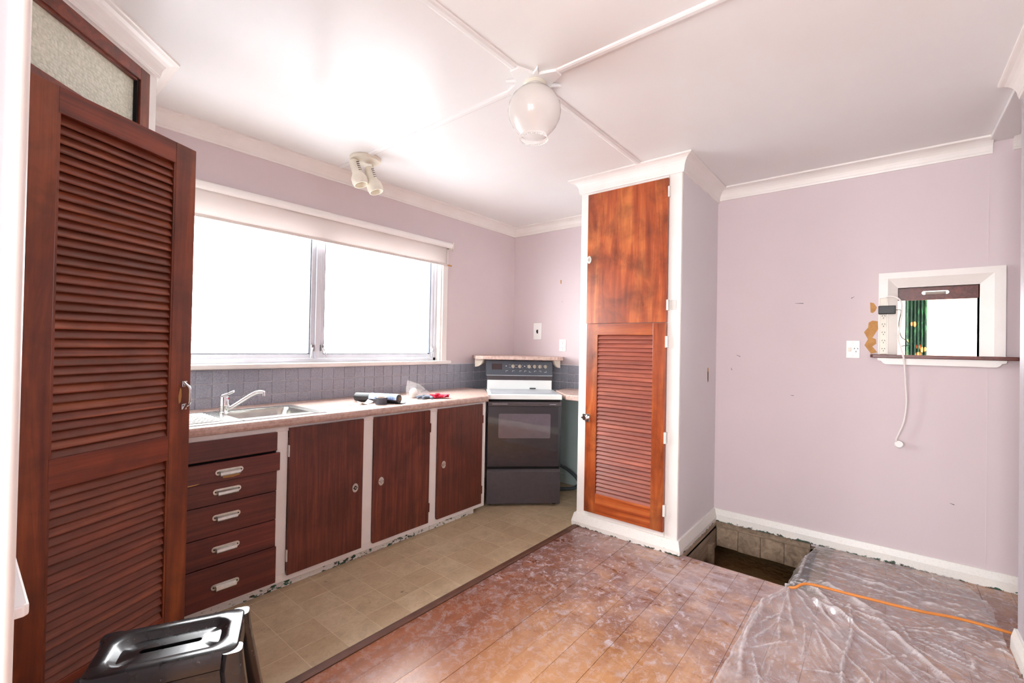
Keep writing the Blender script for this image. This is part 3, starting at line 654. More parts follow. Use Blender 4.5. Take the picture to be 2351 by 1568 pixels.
def sinkm():
    n = 5; z = WT1; cx, cy = (BX0+BX1)/2, (BY0+BY1)/2; w, h = BX1-BX0, BY1-BY0
    ring = lambda W, Hh, r, zz: [(x, y, zz) for x, y in rrect(W, Hh, r, n, cx, cy)]
    L = [ring(w + .02, h + .02, .05, z + .003), ring(w, h, .045, z + .001), ring(w - .02, h - .02, .05, z - .02), ring(w - .05, h - .05, .06, z - .13), ring(w - .10, h - .10, .06, z - .15), ring(.05, .05, .024, z - .153)]
    part(sink, 'bowl', MB().loops(L, False, True), M['steel'], smooth=True, world=True)
    x0, x1, y0, y1 = -3.12, -2.355, -.585, -.165; t = .003
    mb = MB().box(x0, BX0 + .004, y0, y1, z + .0002, z + t).box(BX1 - .004, x1, y0, y1, z + .0002, z + t).box(BX0, BX1, y0, BY0 + .004, z + .0002, z + t).box(BX0, BX1, BY1 - .004, y1, z + .0002, z + t)
    part(sink, 'rim', mb, M['steel'], world=True)
    for i in range(9):
        part(sink, 'drainer_rib', MB().tube([(-3.09, -.53 + i*.038, z + t), (-2.95, -.53 + i*.038, z + t + .001), (-2.84, -.53 + i*.038, z + t)], .004, 8, 2), M['steel'], smooth=True, world=True)
    part(sink, 'waste', MB().cyl((cx, cy, z - .153), (cx, cy, z - .150), .022), M['rubber'], world=True)
    part(sink, 'overflow', MB().cyl((BX1 - .03, cy + .05, z - .05), (BX1 - .018, cy + .05, z - .05), .007, n=10), M['rubber'], world=True)
    part(sink, 'sealant_line', MB().box(x0, x1 + .01, y0 - .004, y0, z, z + .0012).box(x1, x1 + .004, y0, y1, z, z + .0012), M['tape'], world=True)
sinkm()
TX, TY = -2.757, -.275; TZ = WT1 + .003
tap = thing('mixer_tap', 'chrome lever mixer tap with long swivel spout beside the bowl', 'tap', (TX, TY, TZ))
part(tap, 'body', MB().lathe([(.001, 0), (.026, 0), (.026, .006), (.0225, .010), (.0225, .036), (.024, .038), (.024, .044), (.0225, .046), (.0225, .078), (.021, .088), (.010, .098), (.001, .1)], n=24), M['chrome'], smooth=True)
part(tap, 'lever', MB().prism([(-.02, -.014, .086), (.012, -.014, .098), (.045, -.008, .108), (.048, 0, .109), (.045, .008, .108), (.012, .014, .098), (-.02, .014, .086)], (0, 0, .012)), M['chrome'], .004)
part(tap, 'marker', MB().cyl((.014, -.018, .078), (.0145, -.0205, .078), .0035, n=10), M['glover'])
part(tap, 'spout', MB().tube([(.012, -.004, .016), (.05, -.016, .042), (.095, -.032, .076), (.128, -.043, .098), (.150, -.050, .106), (.166, -.055, .105), (.174, -.058, .100)], .0105, 12, 6), M['chrome'], smooth=True)
part(tap, 'aerator', MB().cyl((.175, -.058, .106), (.176, -.058, .084), .0125, n=16), M['chrome'], smooth=True)

# things left on the worktop
r = thing('bin_liner_roll', 'roll of black bin liners with blue label lying on worktop', 'roll', (-1.88, -.4, WT1))
ra, rb = Vector((-1.965, -.255, WT1 + .0305)), Vector((-1.835, -.555, WT1 + .0305)); rt = (rb - ra).normalized()
def rollm():
    part(r, 'liner', MB().lathe([(.011, .002), (.026, 0), (.030, .004), (.0305, .1), (.030, (rb-ra).length - .004), (.027, (rb-ra).length), (.011, (rb-ra).length - .001)], ra, rt, 24), M['bag'], smooth=True, world=True)
    up = Vector((0, 0, 1)); sd = rt.cross(up).normalized(); L = []
    for k in range(13):
        a = R(-10 + 120*k/12); o = (up*math.sin(a) + sd*math.cos(a)*1)*.0315
        L.append([tuple(ra + rt*.115 + o), tuple(rb - rt*.006 + o)])
    part(r, 'label_band', MB().loops(L, False, False, False), M['bluelabel'], smooth=True, world=True, label='blue and white paper label')
    part(r, 'core', MB().lathe([(.011, .001), (.0115, .0)], rb + rt*.0008, rt, 16).lathe([(.0112, 0), (.007, 0), (.007, -.03)], rb + rt*.0008, rt, 16), M['card'], smooth=True, world=True)
    part(r, 'loose_end', MB().prism([rb - rt*.03 + Vector((-.02, -.02, -.0295)), rb + Vector((.0, -.03, -.0295)), rb + Vector((.05, -.005, -.0295)), rb + Vector((.03, .02, -.0295))], (0, 0, .004)), M['bag'], .0015, world=True)
rollm()
t = thing('tape_roll', 'small grey roll of tape standing in front of the bin liner roll', 'tape', (-1.935, -.50, WT1))
part(t, 'tape', MB().lathe([(.026, 0), (.036, 0), (.0365, .002), (.0365, .043), (.036, .045), (.026, .045), (.026, 0)], n=28), M['tape'], smooth=True)
part(t, 'core', MB().lathe([(.0262, .0005), (.0262, .0445), (.024, .0445), (.024, .0005)], n=24), M['card'], smooth=True)
part(t, 'loose_end', MB().prism([(-.036, .0, .03), (-.052, .012, .036), (-.050, .013, .030), (-.038, .006, .004)], (0, .002, 0)), M['tape'])
def paper(x, y, w, h, a, curl, label):
    L = []
    for i in range(7):
        u = i/6 - .5; row = []
        for j in range(5):
            v = j/4 - .5; zz = curl*(abs(u)*2)**2*(1 + .5*v) + .001
            row.append((x + math.cos(a)*u*w - math.sin(a)*v*h, y + math.sin(a)*u*w + math.cos(a)*v*h, WT1 + zz))
        L.append(row)
    o = single('paper_scrap', MB().loops(L, False, False, False), M['paperw'], label, 'paper', 'paper scraps on the worktop', smooth=True, loc=(x, y, WT1))
    m = o.modifiers.new('s', 'SOLIDIFY'); m.thickness = .0006
paper(-2.0, -.42, .10, .05, .25, .018, 'curled white paper scrap beside the tape roll'); paper(-2.085, -.40, .05, .04, .4, .001, 'flat white paper scrap nearer the sink')
g = thing('bulb_pack', 'clear plastic pack holding a milky white bulb by the tiles', 'packaging', (-1.50, -.30, WT1))
def bulbpack():
    part(g, 'bulb', MB().sphere((-1.555, -.345, WT1 + .036), .032, 16, 10, (1, 1, 1.1)), M['egg'], smooth=True, world=True)
    part(g, 'bulb_cap', MB().cyl((-1.535, -.355, WT1 + .06), (-1.505, -.375, WT1 + .045), .013, n=14), M['steel'], smooth=True, world=True)
    P = [(-1.59, -.31), (-1.55, -.30), (-1.48, -.36), (-1.46, -.41), (-1.50, -.43), (-1.58, -.37)]
    L = [[(x, y, WT1 + .002) for x, y in P], [(-1.53 + (x + 1.53)*1.08, -.36 + (y + .36)*1.08, WT1 + .05 - .25*(x + 1.53)) for x, y in P], [(-1.56 + (x + 1.53)*.55, -.345 + (y + .36)*.5, WT1 + .115 - .45*(x + 1.53)*.5) for x, y in P]]
    part(g, 'wrapper', MB().loops(L, True, False), M['clear'], world=True)
bulbpack()
gl = thing('work_glove', 'crumpled grey work glove with red cuff near the cooker', 'glove', (-1.46, -.45, WT1))
def glove():
    mb = MB()
    mb.sphere((-1.535, -.425, WT1 + .012), .04, 14, 8, (1.15, .75, .30))
    for (x, y, dx, dy, l) in ((-1.565, -.40, -.9, .3, .05), (-1.575, -.42, -1, 0, .055), (-1.57, -.44, -.9, -.35, .05), (-1.54, -.455, -.4, -.9, .04), (-1.53, -.395, -.1, 1, .035)):
        mb.tube([(x, y, WT1 + .012), (x + dx*l*.6, y + dy*l*.6, WT1 + .014), (x + dx*l, y + dy*l, WT1 + .009)], .009, 8, 4)
    part(gl, 'palm', mb, M['gloveg'], smooth=True, world=True)
    L = []
    for k in range(9):
        q = k/8; row = []
        for i in range(18):
            a = 2*math.pi*i/18; rr = 1 + .34*math.sin(a*3 + k) + .2*math.sin(a*5 + 2*k)
            row.append((-1.520 + q*.095 + .010*math.sin(a*4 + k*2), -.448 + (.028 + .016*q)*math.cos(a)*rr - .04*q, max(WT1 + .002, WT1 + .018 + .015*math.sin(a)*rr*(1 - .3*q))))
        L.append(row)
    part(gl, 'cuff', MB().loops(L), M['glover'], smooth=True, world=True, label='crumpled red cuff')
glove()
gl.location.x += .035; gl.location.y -= .02

# ---------------------------------------------------------------- cooker
CR = R(-45.5)
ck = thing('cooker', 'freestanding charcoal electric cooker with white hob set across the corner', 'cooker', (-.766, -.762, 0), CR)
def kp(name, mb, mat, parent=None, **k): return part(parent or ck, name, mb, M[mat], **k)
kp('body', MB().box(-.292, .292, .02, .44, .022, .855), 'char', bevel=.004)
dw = kp('warming_drawer', MB().box(-.297, .297, 0, .03, .022, .276).prism([(-.297, 0, .276), (-.297, .03, .276), (-.297, .03, .297), (-.297, .018, .297)], (.594, 0, 0)), 'char', bevel=.002)
kp('drawer_gap_shade', MB().box(-.29, .29, .015, .03, .297, .318), 'dark')  # solid dark strip painted as shade in the gap above the drawer
od = kp('oven_door', MB().box(-.298, .298, 0, .03, .318, .802), 'ovenglass', bevel=.003)
kp('oven_window', MB().prism([(u, -.0006, v) for u, v in rrect(.42, .196, .012, 4, 0, .644)], (0, -.0008, 0)), 'ovenwin', parent=od)
kp('door_handle', MB().prism([(-.297, -.012, .802), (-.297, .03, .802), (-.297, .03, .838), (-.297, -.004, .838), (-.297, -.014, .832)], (.594, 0, 0)), 'char', bevel=.003, parent=od)
for i in range(14):                                                   # printed legend, too small to read
    kp('legend_mark', MB().box(-.262 + i*.0088, -.256 + i*.0088, -.0145, -.0138, .8185, .8225), 'print', parent=od)
for i in range(7): kp('legend_mark', MB().box(.20 + i*.0075, .2055 + i*.0075, -.0145, -.0138, .8185, .822), 'print', parent=od)
kp('vent_gap_shade', MB().box(-.29, .29, .012, .03, .838, .857), 'dark')  # solid dark strip painted as shade under the hob
hb = kp('hob_tray', MB().prism([(-.30, -.006, .857), (-.30, .44, .857), (-.30, .44, .896), (-.30, .004, .896), (-.30, -.004, .893)], (.60, 0, 0)), 'enamel', bevel=.003)
kp('hob_lid', MB().box(-.272, .272, .05, .405, .896, .902), 'hob', parent=hb, bevel=.003)
kp('upstand', MB().box(-.292, .287, .405, .44, .896, .981), 'enamel', bevel=.004)
kp('vent_slot', MB().prism([(u, .404, v) for u, v in rrect(.056, .009, .004, 4, .115, .909)], (0, -.003, 0)), 'rubber')
kp('filler_strip', MB().box(-.295, .29, .41, .445, .979, 1.021), 'char', bevel=.002)
cpn = kp('control_panel', MB().prism([(-.305, .385, 1.021), (-.305, .45, 1.021), (-.305, .45, 1.152), (-.305, .412, 1.152)], (.595, 0, 0)), 'panelgrey', bevel=.003)
def onpanel(z): return .385 + .027*(z - 1.021)/.131
kp('panel_trim', MB().box(-.303, .288, .381, .386, 1.021, 1.026), 'hob', parent=cpn)
kp('clock_display', MB().prism([(-.254, onpanel(1.074) - .001, 1.074), (-.163, onpanel(1.074) - .001, 1.074), (-.163, onpanel(1.126) - .001, 1.126), (-.254, onpanel(1.126) - .001, 1.126)], (0, -.001, 0)), 'display', parent=cpn)
for x in (-.065, -.005, .080, .128, .176, .225):
    kn = kp('control_knob', MB().cyl((x, onpanel(1.105), 1.105), (x, onpanel(1.105) - .012, 1.1025), .0165, .0145, 20), 'knob', parent=cpn, smooth=True)
    kp('knob_grip', MB().box(x - .0035, x + .0035, onpanel(1.105) - .020, onpanel(1.105) - .008, 1.088, 1.120), 'knob', parent=kn, bevel=.001)
for x in (-.126, .039):
    kp('indicator', MB().cyl((x, onpanel(1.106), 1.106), (x, onpanel(1.106) - .004, 1.106), .005, n=12), 'print', parent=cpn, smooth=True)
for x, m in ((-.120, 1), (-.062, 1), (.003, 1), (.046, 1), (.088, 2), (.135, 1), (.176, 3), (.224, 4)):
    y = onpanel(1.06); zt = 1.066 if m in (1, 3) else 1.054
    kp('legend_bracket', MB().box(x - .009, x + .010, y - .0016, y - .0006, zt - .001, zt + .001).box((x - .009) if m in (1, 2) else x + .008, (x - .007) if m in (1, 2) else x + .010, y - .0016, y - .0006, 1.054, 1.066), 'print', parent=cpn)
for x in (-.098, -.088, -.042, -.035, -.028, .022, .060, .10, .156, .196):
    for z in (1.116, 1.094): kp('legend_dot', MB().box(x - .003, x + .003, onpanel(z) - .0016, onpanel(z) - .0004, z - .0012, z + .0012), 'print', parent=cpn)
for sx in (-1, 1):
    for y in (.06, .40): kp('foot', MB().cyl((sx*.26, y, 0), (sx*.26, y, .023), .016, n=12), 'rubber')
single('cooker_cable', MB().tube([(-.272, -.722, .245), (-.19, -.735, .215), (-.115, -.77, .165), (-.075, -.835, .10), (-.085, -.865, .05), (-.13, -.845, .020), (-.20, -.79, .016), (-.28, -.72, .016)], .0155, 10, 8), M['hose'], 'grey cable looping out beside the cooker to the floor', 'cable', smooth=True, loc=(-.2, -.75, 0))
# corner shelf above the cooker
sh = thing('corner_shelf', 'speckled laminate corner shelf fixed above the cooker controls', 'shelf', (-.4, -.4, 1.165))
SP = [(-.002, -.002), (-.60, -.002), (-.757, -.195), (-.738, -.268), (-.281, -.742), (-.212, -.757), (-.002, -.62)]
part(sh, 'board', MB().prism([(x, y, 1.163) for x, y in SP], (0, 0, .030)), M['lam'], .003, world=True)
for a, b in (((-.66, -.20), (0, 1)), ((-.22, -.66), (1, 0))):
    x, y = a; n = Vector((*b, 0)); w = Vector((b[1], -b[0], 0))*.016
    prf = [(0, 1.163), (.10, 1.163), (.10, 1.09)] + [(.10 - .10*math.sin(R(q)), 1.163 - .073*math.cos(R(q))) for q in range(10, 90, 10)]
    part(sh, 'bracket', MB().prism([Vector((x, y, 0)) - w/2 + n*u + Vector((0, 0, z)) for u, z in prf], w), M['cream'], world=True)

# ---------------------------------------------------------------- tall cupboard
TX0, TY0, TY1 = -.79, -2.0, -1.27
tc = thing('tall_cupboard', 'tall white cupboard with orange mahogany doors between cooker and floor hole', 'cupboard', (-.4, -1.635, 0))
def tp(name, mb, mat, parent=None, **k): return part(parent or tc, name, mb, M[mat], world=True, **k)
tp('side_panel', MB().box(TX0 + .02, -.0005, TY0, TY0 + .02, .0, H - .001), 'paper_side'); tp('side_panel', MB().box(TX0 + .02, -.0005, TY1 - .02, TY1, .0, H - .001), 'white')
tp('face_stile', MB().box(TX0, TX0 + .02, TY1 - .068, TY1, .0, H - .001), 'white', bevel=.004); tp('face_stile', MB().box(TX0, TX0 + .02, TY0, TY0 + .085, .0, H - .001), 'white', bevel=.006)
tp('face_rail', MB().box(TX0 + .0005, TX0 + .02, TY0 + .085, TY1 - .068, .0, .118), 'white'); tp('face_rail', MB().box(TX0 + .0005, TX0 + .02, TY0 + .085, TY1 - .068, 2.378, H - .001), 'white'); tp('face_rail', MB().box(TX0 + .002, TX0 + .02, TY0 + .085, TY1 - .068, 1.43, 1.47), 'white')
DL, DR = -1.336, -1.917
ud = tp('upper_door', MB().box(TX0 - .019, TX0 - .0005, DR, DL, 1.455, 2.380), 'cup_v', bevel=.002)
ld = bpy.data.objects.new('lower_door', None); COL.objects.link(ld); ld.parent = tc; ld['label'] = 'louvred mahogany lower door'
def lp(name, mb, mat, **k): return part(ld, name, mb, M[mat], world=True, **k)
X0, X1 = TX0 - .024, TX0 - .0005; SL, SR = -1.432, -1.832
for a, b in ((DL - .008, SL), (SR, DR)): lp('stile', MB().box(X0, X1, b, a, .122, 1.452), 'cup_v', bevel=.002)
for a, b in ((.122, .262), (1.374, 1.452)): lp('rail', MB().box(X0 + .0004, X1, SR, SL, a, b), 'cup_y', bevel=.002)
lp('slat_gap_shade', MB().box(X1 - .003, X1, SR, SL, .26, 1.376), 'dark')  # dark sheet in place of the shade behind these slats
def lslat():
    n = 40; half = (SL - SR)/2 - .001; me = None
    prof = [(-.0085, -.0165), (-.006, -.0180), (.0085, .010), (.009, .0150), (.005, .0165), (-.0095, -.0130)]
    me = mesh('slat', MB().prism([(a, -half, b) for a, b in prof], (0, 2*half, 0)), M['slat_y'])
    c = inv(tc)
    for i in range(n):
        z = .262 + (1.374 - .262)*(i + .5)/n
        link('slat', me, ld, .0012, 1, tuple(c @ Vector((X0 + .0125, (SL + SR)/2, z))))
lslat()
k = tp('catch_plate', MB().prism([(TX0 - .019, -1.353 + .017*math.cos(a), 1.912 + .028*math.sin(a)) for a in [2*math.pi*i/24 for i in range(24)]], (-.003, 0, 0)), 'handle', bevel=.001, parent=ud)
tp('catch_well', MB().prism([(TX0 - .022, -1.353 + .008*math.cos(a), 1.912 + .013*math.sin(a)) for a in [2*math.pi*i/20 for i in range(20)]], (-.0008, 0, 0)), 'steel', parent=k)
for z in (2.29, 1.565): tp('hinge', MB().box(TX0 - .022, TX0 + .004, DR - .012, DR + .001, z - .034, z + .034).box(TX0 - .003, TX0 - .0002, DR - .055, DR - .012, z - .03, z + .03) if z < 2 else MB().box(TX0 - .022, TX0 + .004, DR - .010, DR + .001, z - .034, z + .034), 'hingew', bevel=.001, parent=ud)
for z in (1.33, .72, .26): lp('hinge', MB().box(TX0 - .028, TX0, DR - .013, DR + .003, z - .036, z + .036), 'hingew', bevel=.0015)
cl = lp('turn_catch', MB().box(TX0 - .030, TX0 - .024, -1.380, -1.345, .756, .812).box(TX0 - .008, TX0, -1.338, -1.312, .765, .808), 'chrome', bevel=.0015, label='chrome turn catch')
part(ld, 'catch_knob', MB().cyl((TX0 - .024, -1.356, .785), (TX0 - .052, -1.350, .785), .011, .016, 14), M['chrome'], smooth=True, world=True)
part(ld, 'catch_bar', MB().box(TX0 - .038, TX0 - .028, -1.358, -1.318, .778, .792), M['chrome'], .002, world=True)
def cup_trim():
    h = .088; pr = [(0, 0), (.024, 0), (.026, .03), (.012, h), (0, h)]
    P = [((-.02, TY0), (0, -1)), ((TX0, TY0), (-1, -1)), ((TX0, TY1), (-1, 1)), ((-.02, TY1), (0, 1))]
    L = [[(p[0] + o[0]*u, p[1] + o[1]*u, z) for u, z in pr] for p, o in P]
    tp('skirting', MB().loops(L), 'chip', label='white skirting with green chipped edge')
    prof = [(0, H-.10), (.010, H-.10), (.012, H-.088)]
    for q in range(7):
        a = math.pi/2*q/6; prof.append((.014 + .055*(1-math.cos(a)), H - .086 + .074*math.sin(a)))
    prof += [(.075, H-.010), (.075, H-.001), (0, H-.001)]
    L = [[(p[0] + o[0]*u, p[1] + o[1]*u, z) for u, z in prof] for p, o in [((-.001, TY0), (0, -1)), ((TX0, TY0), (-1, -1)), ((TX0, TY1), (-1, 1)), ((-.001, TY1), (0, 1))]]
    tp('cornice', MB().loops(L), 'white')
cup_trim()
tp('torn_edge', MB().prism([(-.214, TY0, 1.15), (-.192, TY0, 1.155), (-.190, TY0, 1.06), (-.205, TY0, 1.045), (-.216, TY0, 1.08)], (0, -.001, 0)), 'bare')
tp('cable_hole_shade', MB().prism([(-.211, TY0 - .001, 1.12), (-.197, TY0 - .001, 1.13), (-.194, TY0 - .001, 1.06), (-.206, TY0 - .001, 1.05)], (0, -.0008, 0)), 'dark', label='flat dark patch painted as shade in the cable hole')  # no real hole: flat black patch painted as its shaded depth

# ---------------------------------------------------------------- serving hatch
ht = thing('serving_hatch', 'white framed serving hatch with raised mahogany slide and dark shelf', 'hatch', (0, -3.23, 1.27))
def hp(name, mb, mat, parent=None, **k): return part(parent or ht, name, mb, M[mat], world=True, **k)
oy0, oy1, oz0, oz1 = -3.503, -2.960, 1.276, 1.779
fl = .052
def fmember(a, b, c, d, ia, ib):   # outer a->b, flat inner c->d , bevel inner ia->ib (y,z)
    mb = MB()
    q = lambda p, x: (x, p[0], p[1])
    mb.add([q(a,-.001), q(b,-.001), q(a,-.032), q(b,-.032), q(c,-.032), q(d,-.032), q(ia,-.002), q(ib,-.002), q(ia,.09), q(ib,.09)], [(0,1,3,2),(2,3,5,4),(4,5,7,6),(6,7,9,8),(0,2,4,6),(1,7,5,3)])
    return mb
O = [(oy1, oz0), (oy1, oz1), (oy0, oz1), (oy0, oz0)]
I = [(OY1, oz0), (OY1, OZ1), (OY0, OZ1), (OY0, oz0)]
Mi = [(oy1 - .044, oz0), (oy1 - .044, oz1 - .036), (oy0 + .044, oz1 - .036), (oy0 + .044, oz0)]
for i in range(3): hp('frame_member', fmember(O[i], O[i+1], Mi[i], Mi[i+1], I[i], I[i+1]), 'white')
hp('shelf', MB().prism([(-.075, -2.932, 1.256), (-.075, -3.545, 1.256), (-.060, -3.555, 1.256), (.10, -3.50, 1.256) , (.10, -2.96, 1.256), (-.001, -2.925, 1.256), (-.055, -2.922, 1.256)], (0, 0, .020)), 'cab_h', bevel=.003, label='dark polished shelf')
hp('apron', MB().prism([(-.05, y, z) for y, z in ((-2.955, 1.256), (-2.958, 1.240), (-2.975, 1.236), (-2.982, 1.224), (-2.995, 1.216), (-3.468, 1.216), (-3.480, 1.224), (-3.488, 1.236), (-3.505, 1.240), (-3.508, 1.256))], (.049, 0, 0)), 'white', bevel=.002)
sl = hp('slide', MB().box(.030, .045, OY0, OY1, 1.610, 1.70), 'cab_h', bevel=.002, label='raised mahogany slide')
hp('slide_rail', MB().box(.01, .06, OY0, OY1, 1.686, 1.70), 'dark')
def spull():
    cy, z, x = -3.222, 1.652, .030
    h = hp('pull', MB().prism([(x, cy + u, z + v) for u, v in rrect(.12, .022, .011)], (-.0025, 0, 0)), 'handle', parent=sl)
    hp('hood', MB().prism([(x - .003, cy - .045, z + .004), (x - .016, cy - .045, z + .004), (x - .02, cy - .045, z - .006), (x - .016, cy - .045, z - .012), (x - .012, cy - .045, z - .004)], (0, .09, 0)), 'handle', parent=h)
spull()
# sockets, strip and leads
def plate(name, c, w, h, axis_x, label, cat, kind):
    t = thing(name, label, cat, c)
    part(t, 'faceplate', MB().prism([(0, u, v) for u, v in rrect(w, h, .004)], (-.008, 0, 0)), M['whitepl'], .002)
    def slots(cy, cz, s=1):
        for dy, dz, a in ((-.007, .006, .5), (.007, .006, -.5), (0, -.010, 0)):
            d = Vector((0, math.sin(a), math.cos(a)))*.0042*s; q = Vector((0, math.cos(a), -math.sin(a)))*.0013*s; p = Vector((-.008, cy + dy*s, cz + dz*s))
            part(t, 'pin_slot', MB().prism([p-d-q, p-d+q, p+d+q, p+d-q], (-.0006, 0, 0)), M['slot'])
    if kind == 'single':
        part(t, 'rocker', MB().box(-.013, -.008, .008, .026, -.014, .012), M['cream'], .002); slots(-.016, -.002, 1.2)
        for z in (-.042, .042): part(t, 'screw_cap', MB().cyl((-.0095, 0, z), (-.008, 0, z), .004, n=10), M['cream'])
    elif kind == 'double':
        for z in (-.026, .026): slots(0, z, 1.0); part(t, 'rocker', MB().box(-.012, -.008, .016, .026, z - .006, z + .006), M['whitepl'], .001)
    else:
        part(t, 'toggle_recess', MB().box(-.0095, -.008, -.008, .008, -.022, .016), M['rubber'])
        part(t, 'toggle', MB().box(-.022, -.008, -.005, .006, -.012, .010), M['rubber'], .002)
        for y in (-.034, .034):
            for z in (-.062, .062): part(t, 'screw', MB().cyl((-.0095, y, z), (-.008, y, z), .0035, n=8), M['cream'])
    return t
plate('wall_socket', (0, -2.834, 1.305), .070, .112, True, 'white switched wall socket left of the hatch by peeled paper', 'socket', 'single')
plate('wall_socket', (0, -.616, 1.300), .074, .114, True, 'white double wall socket low beside the tall cupboard', 'socket', 'double')
plate('cooker_switch', (0, -.317, 1.436), .098, .164, True, 'white cooker switch plate with black toggle above the corner shelf', 'switch', 'toggle')
ps = thing('power_strip', 'white multi socket power strip standing upright on the hatch shelf', 'power strip', (-.055, -2.985, 1.277))
part(ps, 'housing', MB().box(-.016, .016, -.019, .019, 0, .345), M['cream'], .005)
for i in range(6):
    for dy, dz, a in ((-.006, .005, .5), (.006, .005, -.5), (0, -.008, 0)):
        d = Vector((0, math.sin(a), math.cos(a)))*.004; q = Vector((0, math.cos(a), -math.sin(a)))*.0013; p = Vector((-.016, dy, .030 + i*.050 + dz))
        part(ps, 'pin_slot', MB().prism([p-d-q, p-d+q, p+d+q, p+d-q], (-.0006, 0, 0)), M['slot'])
ad = thing('power_adapter', 'black plug-in power adapter on the power strip', 'adapter', (-.095, -3.0, 1.545))
part(ad, 'case', MB().box(-.022, .022, -.042, .040, -.024, .026), M['blackpl'], .004)
part(ad, 'lead', MB().tube([(0, -.04, .0), (0, -.055, -.001), (.01, -.066, -.006), (.012, -.060, -.05), (.014, -.056, -.10), (.018, -.068, -.16), (.022, -.088, -.18), (.04, -.105, -.208), (.035, -.085, -.213), (.03, -.06, -.22)], .0022, 6, 6), M['rubber'], smooth=True)
cd = thing('strip_lead', 'white mains lead with round plug hanging from the hatch down the wall', 'lead', (-.06, -3.06, 1.0))
part(cd, 'flex', MB().tube([(-.055, -2.99, 1.618), (-.06, -3.005, 1.632), (-.07, -3.045, 1.622), (-.085, -3.068, 1.585), (-.09, -3.070, 1.52), (-.085, -3.062, 1.45), (-.09, -3.055, 1.37), (-.11, -3.074, 1.285), (-.10, -3.083, 1.22), (-.07, -3.090, 1.10), (-.06, -3.095, .99), (-.055, -3.085, .88), (-.05, -3.062, .80), (-.045, -3.050, .765), (-.045, -3.052, .748)], .0048, 8, 6), M['cordwhite'], smooth=True, world=True)
pg = part(cd, 'plug', MB().lathe([(.001, 0), (.018, 0), (.0225, .004), (.0225, .014), (.019, .019), (.001, .020)], (-.035, -3.064, .732), (-1, .1, .35), 24), M['whitepl'], smooth=True, world=True, label='round white plug')
# curtain in the room beyond
def curtain():
    L = []
    for j in range(2):
        z = (2.25, .25)[j]; L.append([(2.95 + .028*math.sin(i*.95), -3.165 - .175*i/40, z) for i in range(41)])
    o = single('curtain', MB().loops(L, False, False, False), M['curtain'], 'dark green floral curtain seen through the hatch', 'curtain', smooth=True, loc=(2.95, -3.25, .25))
    m = o.modifiers.new('s', 'SOLIDIFY'); m.thickness = .004
curtain()

# ---------------------------------------------------------------- ceiling lights
lm = thing('globe_light', 'frosted glass globe lampshade with beaded open rim on the ceiling rose', 'lamp', (-2.015, -1.748, 2.5))
part(lm, 'batten_holder', MB().lathe([(.001, -.014), (.050, -.014), (.052, -.020), (.040, -.032), (.034, -.050), (.001, -.050)], n=24), M['cream'], smooth=True)
prof = [(.040, -.026), (.046, -.034), (.050, -.042), (.075, -.056), (.098, -.080), (.114, -.112), (.119, -.142), (.114, -.172), (.099, -.205), (.078, -.232), (.064, -.246), (.058, -.254), (.060, -.262), (.064, -.270)]
gs = part(lm, 'shade', MB().lathe(prof, n=48), M['lampglass'], smooth=True); m_ = gs.modifiers.new('s', 'SOLIDIFY'); m_.thickness = .0025
mb = MB()
for i in range(40): mb.sphere((.064*math.cos(2*math.pi*i/40), .064*math.sin(2*math.pi*i/40), -.271), .0042, 6, 4)
part(lm, 'beaded_rim', mb, M['lampglass'], smooth=True)
part(lm, 'bulb', MB().lathe([(.012, -.05), (.014, -.075), (.026, -.105), (.030, -.128), (.024, -.150), (.001, -.160)], n=18), M['egg'], smooth=True)
spt = thing('twin_spotlight', 'cream twin spotlight fitting on the ceiling near the window', 'lamp', (-1.99, -.345, 2.5))
part(spt, 'base_plate', MB().lathe([(.001, -.001), (.098, -.001), (.100, -.010), (.094, -.022), (.06, -.030), (.001, -.032)], n=36), M['cream'], smooth=True)
for (ox, oy, tx, ty, tz) in ((-.075, .02, .030, -.05, -.165), (.015, -.01, .035, -.05, -.165)):
    a = Vector((ox, oy, -.034 if ox < 0 else -.06)); b = a + Vector((tx, ty, tz)); t_ = (b - a); L_ = t_.length
    arm = part(spt, 'arm', MB().tube([(ox + .03, oy, -.028), (ox + .034, oy - .005, -.06), a + t_*.38], .006, 8, 4), M['cream'], smooth=True)
    hdp = part(spt, 'spot_head', MB().lathe([(.001, -.004), (.024, 0), (.030, .012), (.032, L_*.50), (.040, L_*.58), (.050, L_*.70), (.051, L_*.86), (.044, L_*.98), (.040, L_*.98), (.034, L_*.8), (.001, L_*.78)], a, t_, 24), M['cream'], smooth=True)
    tn = t_.normalized(); sd = Vector((.2, -1, 0)); sd = (sd - tn*sd.dot(tn)).normalized(); ud_ = tn.cross(sd)
    for q in range(5):
        c = a + tn*(L_*(.12 + .075*q)) + sd*.0300
        part(hdp, 'vent_slot', MB().prism([c - ud_*.012 - tn*.002, c + ud_*.012 - tn*.002 + tn*.006, c + ud_*.012 + tn*.009, c - ud_*.012 + tn*.002], sd*.0015), M['slot'])

